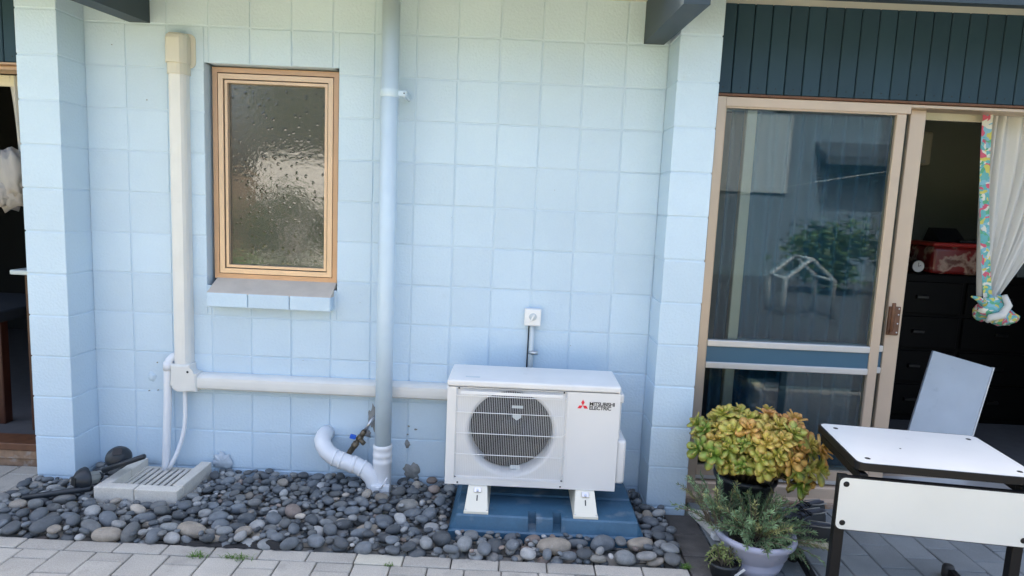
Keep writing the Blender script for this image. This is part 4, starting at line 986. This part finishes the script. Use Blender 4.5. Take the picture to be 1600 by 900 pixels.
while len(placed) < 78 and tries < 6000:
    tries += 1
    d_ = Vector((random.gauss(0, 1), random.gauss(0, 1), random.gauss(0, 1))).normalized()
    if (d_.z < -.45 and d_.x < .4) or d_.z < -.95: continue
    if d_.y > .5: continue
    rr = random.uniform(.74, 1.0) if random.random() < .8 else random.uniform(1.0, 1.10); p = cen + Vector((d_.x * rad.x, d_.y * rad.y, d_.z * rad.z)) * rr
    if d_.x > .5 and d_.z < 0: p.z -= .06
    if p.x < 3.04 and p.z > .50: continue
    if p.x > 3.42 and p.z > .46: continue
    if p.z < (.385 if p.x < 3.27 else .29) or (p.x < 3.01 and p.y > -.25): continue
    if any((p - q).length < .055 for q in placed): continue
    placed.append(p); i = len(placed)
    nrm = Vector((d_.x * 1.0, d_.y - .25, d_.z + .55)).normalized(); s = random.uniform(.80, 1.30)
    o = link('leaf_rosette', ROS[i % 6], None, jp, loc=p, rot=(nrm.to_track_quat('Z', 'Y') @ Euler((0, 0, random.uniform(0, 6.28))).to_quaternion()).to_euler(), scale=(s, s, s))
    warm = max(0, min(1, .42 + (p.x - 3.19) * 1.25 + (p.z - .45) * 1.8 + random.gauss(0, .26)))
    g_, y_, o_ = Vector((.25, .40, .07)), Vector((.62, .60, .12)), Vector((.72, .40, .11))
    c_ = g_.lerp(y_, min(1, warm * 2)) if warm < .5 else y_.lerp(o_, (warm - .5) * 2)
    o.color = (*c_, 1)
    base = Vector((3.195 + (p.x - 3.195) * .25, -.40 + (p.y + .40) * .25, .27)); mid = base.lerp(p, .6) + Vector((0, 0, .03)); stems.tube([base, mid, p], [.009, .007, .005], 6)
stems.build('stems', 'jade_stem', jp)
gb = thing('watering_globe', 'clear glass watering globe pushed into the black pot', 'globe', (3.225, -.50, .27))
bm = MB(); bm.lathe([(.036 * math.sin(R(a)), .325 - .036 * math.cos(R(a))) for a in range(10, 181, 10)], (3.228, -.535, 0), 24); bm.lathe([(.006, .24), (.006, .2902)], (3.228, -.535, 0), 10); bm.build('bulb', 'globe_glass', gb)
# shrub in the lavender bowl
shb = thing('potted_shrub', 'needle-leaved green shrub in a lavender plastic pot', 'plant', (3.155, -.66, 0))
pot('pot', shb, (3.158, -.665, 0), .150, .098, .158, 'pot_lavender', .013, [(.10, .004), (.28, .006), (.34, -.006), (.42, -.004), (.48, .008), (.8, .008)])
m = MB(); m.lathe([(0, .128), (.136, .120)], (3.158, -.665, 0), 28); m.build('potting_soil', 'soil', shb)
def needle_plant(parent, base, n, spread, hmin, hmax, leafL, m, seed, per=34, tint=True, droop=.0, bias=(0, 0), wid=.0022):
    rs = random.Random(seed); tw = MB(); vs = []; fs = []; cols = []
    for k in range(n):
        a = rs.uniform(0, 6.28); r0 = rs.uniform(0, spread * .28); b = Vector((base[0] + r0 * math.cos(a), base[1] + r0 * math.sin(a), base[2]))
        h = rs.uniform(hmin, hmax); out = spread * rs.uniform(.25, 1.0); a2 = a + rs.gauss(0, .5); tip = b + Vector((out * math.cos(a2) + bias[0], out * math.sin(a2) * .8 + bias[1], h * (1 - .45 * out / spread)))
        mid = b.lerp(tip, .5) + Vector((0, 0, .25 * h)); pts = []
        for i in range(9):
            t = i / 8; pts.append(b * (1 - t) ** 2 + mid * 2 * t * (1 - t) + tip * t * t - Vector((0, 0, droop * t ** 3)))
        tw.tube(pts, [.0028 - .0002 * i for i in range(9)], 5, cap=False)
        shade = rs.uniform(.7, 1.35); dry = rs.random() < .12
        for q in range(per):
            t = .22 + .78 * (q + rs.random()) / per; f_ = t * 8; i = min(7, int(f_)); p = pts[i].lerp(pts[i + 1], f_ - i); ax = (pts[i + 1] - pts[i]).normalized()
            az = rs.uniform(0, 6.28); o1 = ax.orthogonal().normalized(); o2 = ax.cross(o1); sd2 = o1 * math.cos(az) + o2 * math.sin(az)
            d2 = (ax * rs.uniform(.5, 1.1) + sd2).normalized(); L = leafL * rs.uniform(.6, 1.15); s2 = d2.cross(ax).normalized() * wid; i0 = len(vs)
            e = p + d2 * L; md = p + d2 * L * .55 + ax * L * .06
            vs += [p - s2 * .4, p + s2 * .4, md + s2, md - s2, e]; fs += [(i0, i0 + 1, i0 + 2, i0 + 3), (i0 + 3, i0 + 2, i0 + 4)]
            c0 = (.175, .27, .135) if not dry else (.30, .31, .12)
            g2 = shade * rs.uniform(.75, 1.25); cols += [(c0[0] * g2, c0[1] * g2, c0[2] * g2, 1)] * 5
    tw.build('twigs', 'twig', parent)
    me = raw('needle_leaves', vs, fs, m)
    if tint:
        at2 = me.color_attributes.new('tint', 'FLOAT_COLOR', 'POINT'); at2.data.foreach_set('color', np.array(cols, np.float32).ravel())
    return tag(link('needle_leaves', me, None, parent), kind='stuff')
needle_plant(shb, (3.16, -.66, .12), 120, .21, .07, .235, .024, 'needle_leaf', 3, 52)
needle_plant(shb, (3.02, -.60, .14), 26, .15, .14, .27, .022, 'needle_leaf', 4, 46, bias=(-.05, 0))
needle_plant(shb, (3.26, -.68, .12), 22, .14, .0, .07, .024, 'needle_leaf', 5, 46, bias=(.06, -.02), droop=.03)
sp2 = thing('potted_trailer', 'small black pot with pale trailing stems at the edge of the stones', 'plant', (3.012, -.742, 0))
pot('pot', sp2, (3.012, -.742, 0), .062, .048, .066, 'pot_black', .006, n=28)
m = MB(); m.lathe([(0, .05), (.056, .046)], (3.012, -.742, 0), 20); m.build('potting_soil', 'soil', sp2)
needle_plant(sp2, (3.012, -.742, .05), 26, .085, .06, .16, .02, 'trail_leaf', 8, 18, tint=False, droop=.05, wid=.003)
pl = thing('plant_label', 'white plastic plant tag stuck in the small black pot', 'tag', (3.05, -.79, .03)); o = MB().bbox(-.006, .006, -.0006, .0006, -.01, .045, .0005, 1).build('tag_strip', 'wire_white', pl, local=True); o.rotation_euler = (R(20), R(35), 0)
# stone slab pieces under the plants
s1 = thing('stone_slab', 'mottled pale stone slab lying beside the pillar foot', 'slab', (3.06, -.33, 0))
MB().prism([(3.005, -.215), (3.12, -.225), (3.16, -.43), (3.055, -.425)], 'z', .004, .026).build('slab_piece', 'kerb_stone', s1)
s2_ = thing('stone_slab', 'narrow white stone strip in front of the mottled slab', 'slab', (3.10, -.45, 0)); MB().prism([(3.05, -.438), (3.155, -.445), (3.155, -.475), (3.055, -.468)], 'z', .004, .03).build('slab_piece', 'white_paint', s2_)
rk = thing('bark_piece', 'brown weathered driftwood piece on the stone slab', 'driftwood', (3.10, -.31, .027)); knot('wood', (3.105, -.325, .045), (.055, .04, .022), 'paver_brown', rk, 44)

# ------------------------------------------------------------ shoes
def shoe(label, loc, rz, L=.27, up='shoe_black', sole='sole_cream', lining='shoe_lining', opened=True):
    t = thing('shoe', label, 'shoe', loc, (0, 0, rz), 'shoes left by the door sill')
    def outline(k, s=1.0):                                 # plan outline, heel at x=0, toe at x=L
        a = 2 * math.pi * k / 28; u = .5 - .5 * math.cos(a); w = (.036 + .016 * math.sin(min(1, u / .75) * math.pi * .5 + .2) * (u > .0)) * (1 if True else 1)
        prof = [(0, .0), (.06, .028), (.2, .034), (.4, .034), (.6, .043), (.75, .047), (.9, .038), (.97, .022), (1, 0)]
        for (u0, w0), (u1, w1) in zip(prof, prof[1:]):
            if u0 <= u <= u1: w = w0 + (w1 - w0) * (u - u0) / (u1 - u0); break
        return u * L, (w if k <= 14 else -w) * s
    def stack(levels, m, name, cap=True):
        vs = []; fs = []
        for (s, zf, inset) in levels:
            for k in range(28):
                x, y = outline(k, s); x = L / 2 + (x - L / 2) * inset; vs.append((x, y, zf(x / L)))
        n = 28
        for i in range(len(levels) - 1):
            for j in range(n): fs.append((i * n + j, i * n + (j + 1) % n, (i + 1) * n + (j + 1) % n, (i + 1) * n + j))
        if cap: fs.append(tuple(range(n))[::-1]); fs.append(tuple(range((len(levels) - 1) * n, len(levels) * n)))
        return MB().add(vs, fs, True).build(name, m, t, local=True)
    stack([(1.0, lambda u: .0, 1.0), (1.06, lambda u: .012, 1.01), (1.06, lambda u: .026 + .006 * (u > .9), 1.01), (1.0, lambda u: .030, .99)], sole, 'sole')
    hgt = lambda u: .100 - .012 * math.sin(u * 3.1) if u < .42 else max(.046, .100 - .085 * (u - .42) / .45)
    stack([(1.0, lambda u: .028, .985), (1.02, lambda u: .05 if hgt(u) > .06 else hgt(u) * .8, .985), (.92, lambda u: hgt(u) * .8, .97), (.66, lambda u: hgt(u), .95)], up, 'upper', False)
    stack([(.66, lambda u: hgt(u) + .001, .95), (.60, lambda u: hgt(u) + .003, .93), (.52, lambda u: hgt(u) - .012 if u < .45 else hgt(u) + .004, .88)], lining if opened else up, 'collar')
    m = MB()
    for i in range(5):
        u = .46 + .065 * i; z = hgt(u) + .006; m.tube([(u * L, -.022, z - .006), ((u + .02) * L, 0, z + .004), (u * L, .022, z - .006)], .0035, 6)
    m.tube([(.46 * L, 0, .105), (.44 * L, .03, .112), (.42 * L, .035, .095), (.45 * L, .01, .104)], .003, 5); m.tube([(.46 * L, 0, .105), (.45 * L, -.03, .115), (.42 * L, -.04, .09), (.46 * L, -.008, .104)], .003, 5)
    m.build('laces', 'black_plastic', t, local=True)
    m = MB(); m.tube([(.05 * L, -.022, .098), (.2 * L, -.026, .097), (.36 * L, -.024, .098)], .003, 6); m.tube([(.05 * L, .022, .098), (.2 * L, .026, .097), (.36 * L, .024, .098)], .003, 6); m.build('trim', 'shoe_trim', t, local=True)
    return t
shoe('dark grey sneaker with laces, the one nearer the door sill', (3.66, -.215, 0), R(196), up='shoe_black')
shoe('dark grey sneaker with pale trim, in front of its pair', (3.62, -.305, 0), R(200), up='shoe_black')
shoe('black shoe with thick cream sole behind the desk leg', (3.585, -.47, 0), R(168), .30)
mt = tag(MB().bbox(3.27, 3.44, -.40, -.20, .001, .03, .006, 2).build('door_mat', 'shoe_black'), 'dark folded mat between the potted plant and the shoes', 'mat')

# ------------------------------------------------------------ the yard behind the camera (mirrored in the glass)
nh = thing('neighbour_house', 'neighbouring house with dark roof, wall darkened for a dimmer reflection, across the lawn', 'house', (8, -14, 0))
MB().box(4.2, 15, -18, -13, -.05, 3.9).build('wall', 'house_wall_dimmed', nh)
m = MB(); m.prism([(-12.3, 2.7), (-15.5, 4.4), (-18.7, 2.7), (-18.7, 2.9), (-15.5, 4.6), (-12.3, 2.9)], 'x', 9.2, 15.5); m.build('roof', 'dark_roof', nh)
MB().box(5.6, 8.6, -12.99, -12.95, 2.0, 3.85).build('shutter', 'shutter_grey', nh)
fn = thing('garden_fence', 'brown board fence at the far side of the lawn', 'fence', (-2, -12.5, 0))
for k in range(60): MB().box(-7.5 + k * .16, -7.5 + k * .16 + .15, -12.5, -12.47, -.05, 1.9).build('board', 'fence_brown', fn)
mat('shed_white', (.72, .71, .68), .8)
gs = thing('reflection_shed', 'added white shed giving the window a bright patch to mirror', 'shed', (-2.2, -10.4, 0))  # added as a sunlit white surface for the window reflection
MB().bbox(-3.3, -1.3, -11.6, -10.2, -.05, 2.35, .01, 1).build('wall', 'shed_white', gs); MB().bbox(-3.45, -1.15, -11.75, -10.05, 2.351, 2.45, .01, 1).build('roof', 'dark_roof', gs)
ph_ = thing('play_frame', 'small pale gabled play frame mirrored in the door glass', 'play frame', (6.4, -6.6, 0))
for y in (-6.9, -6.3):
    m = MB(); m.tube([(6.05, y, -.05), (6.05, y, .55), (6.4, y, .85), (6.75, y, .55), (6.75, y, -.05)], .03, 8); m.build('arch', 'frame_grey', ph_)
for x, z in ((6.05, .55), (6.4, .85), (6.75, .55)): MB().tube([(x, -6.9, z), (x, -6.3, z)], .025, 8).build('rail', 'frame_grey', ph_)
def bush(name, label, cat, c, r, n, seed, trunk=None):
    t = thing(name, label, cat, (c[0], c[1], 0)); rs = np.random.default_rng(seed); vs = []; fs = []
    sub = rs.normal(size=(14, 3)); sub /= np.linalg.norm(sub, axis=1)[:, None]; sub *= np.array(r) * .6
    for k in range(n):
        q = sub[rs.integers(14)] + rs.normal(size=3) * np.array(r) * .22 + np.array(c); a = rs.normal(size=3); a /= np.linalg.norm(a); b = np.cross(a, rs.normal(size=3)); b /= np.linalg.norm(b); s = rs.uniform(.04, .09); i = len(vs)
        vs += [tuple(q - a * s), tuple(q + b * s * .5), tuple(q + a * s), tuple(q - b * s * .5)]; fs.append((i, i + 1, i + 2, i + 3))
    link('crown', raw('crown', vs, fs, 'hedge_leaf'), None, t); m = MB(); m.tube([(c[0], c[1], -.05), (c[0] + .05, c[1], c[2] * .6), (c[0], c[1] + .04, c[2])], [.06 * r[0], .045 * r[0], .02], 8); m.build('trunk', 'bark', t)
bush('garden_tree', 'leafy green tree beside the lawn', 'tree', (4.1, -5.6, 1.7), (.55, .5, .9), 2600, 1)
bush('garden_shrub', 'round green shrub in front of the neighbouring house', 'shrub', (8.2, -9.5, .7), (1.1, .6, .7), 2200, 2)
bush('garden_shrub', 'green shrub in front of the board fence', 'shrub', (-2.0, -8.6, .8), (1.1, .6, .8), 2200, 3)
bush('garden_tree', 'tall tree behind the white shed', 'tree', (-3.2, -14.5, 3.6), (2.6, 1.2, 2.4), 5000, 6)
bush('garden_tree', 'tall tree behind the board fence', 'tree', (-.2, -14.5, 3.2), (1.6, 1.2, 2.2), 4000, 7)
bush('garden_shrub', 'bushy shrub at the left end of the board fence', 'shrub', (-4.0, -8.4, .8), (1.0, .6, .8), 2200, 4)
cl = thing('clothes_line', 'thin wire clothes line across the lawn', 'clothes line', (6, -5, 0))
MB().tube([(3.0, -4.6, 1.35), (9.5, -7.2, 2.55)], .007, 6).build('wire', 'frame_grey', cl); MB().tube([(9.5, -7.2, -.05), (9.5, -7.2, 2.6)], .03, 8).build('post', 'steel', cl); MB().tube([(3.0, -4.6, -.05), (3.0, -4.6, 1.4)], .02, 8).build('post', 'steel', cl)
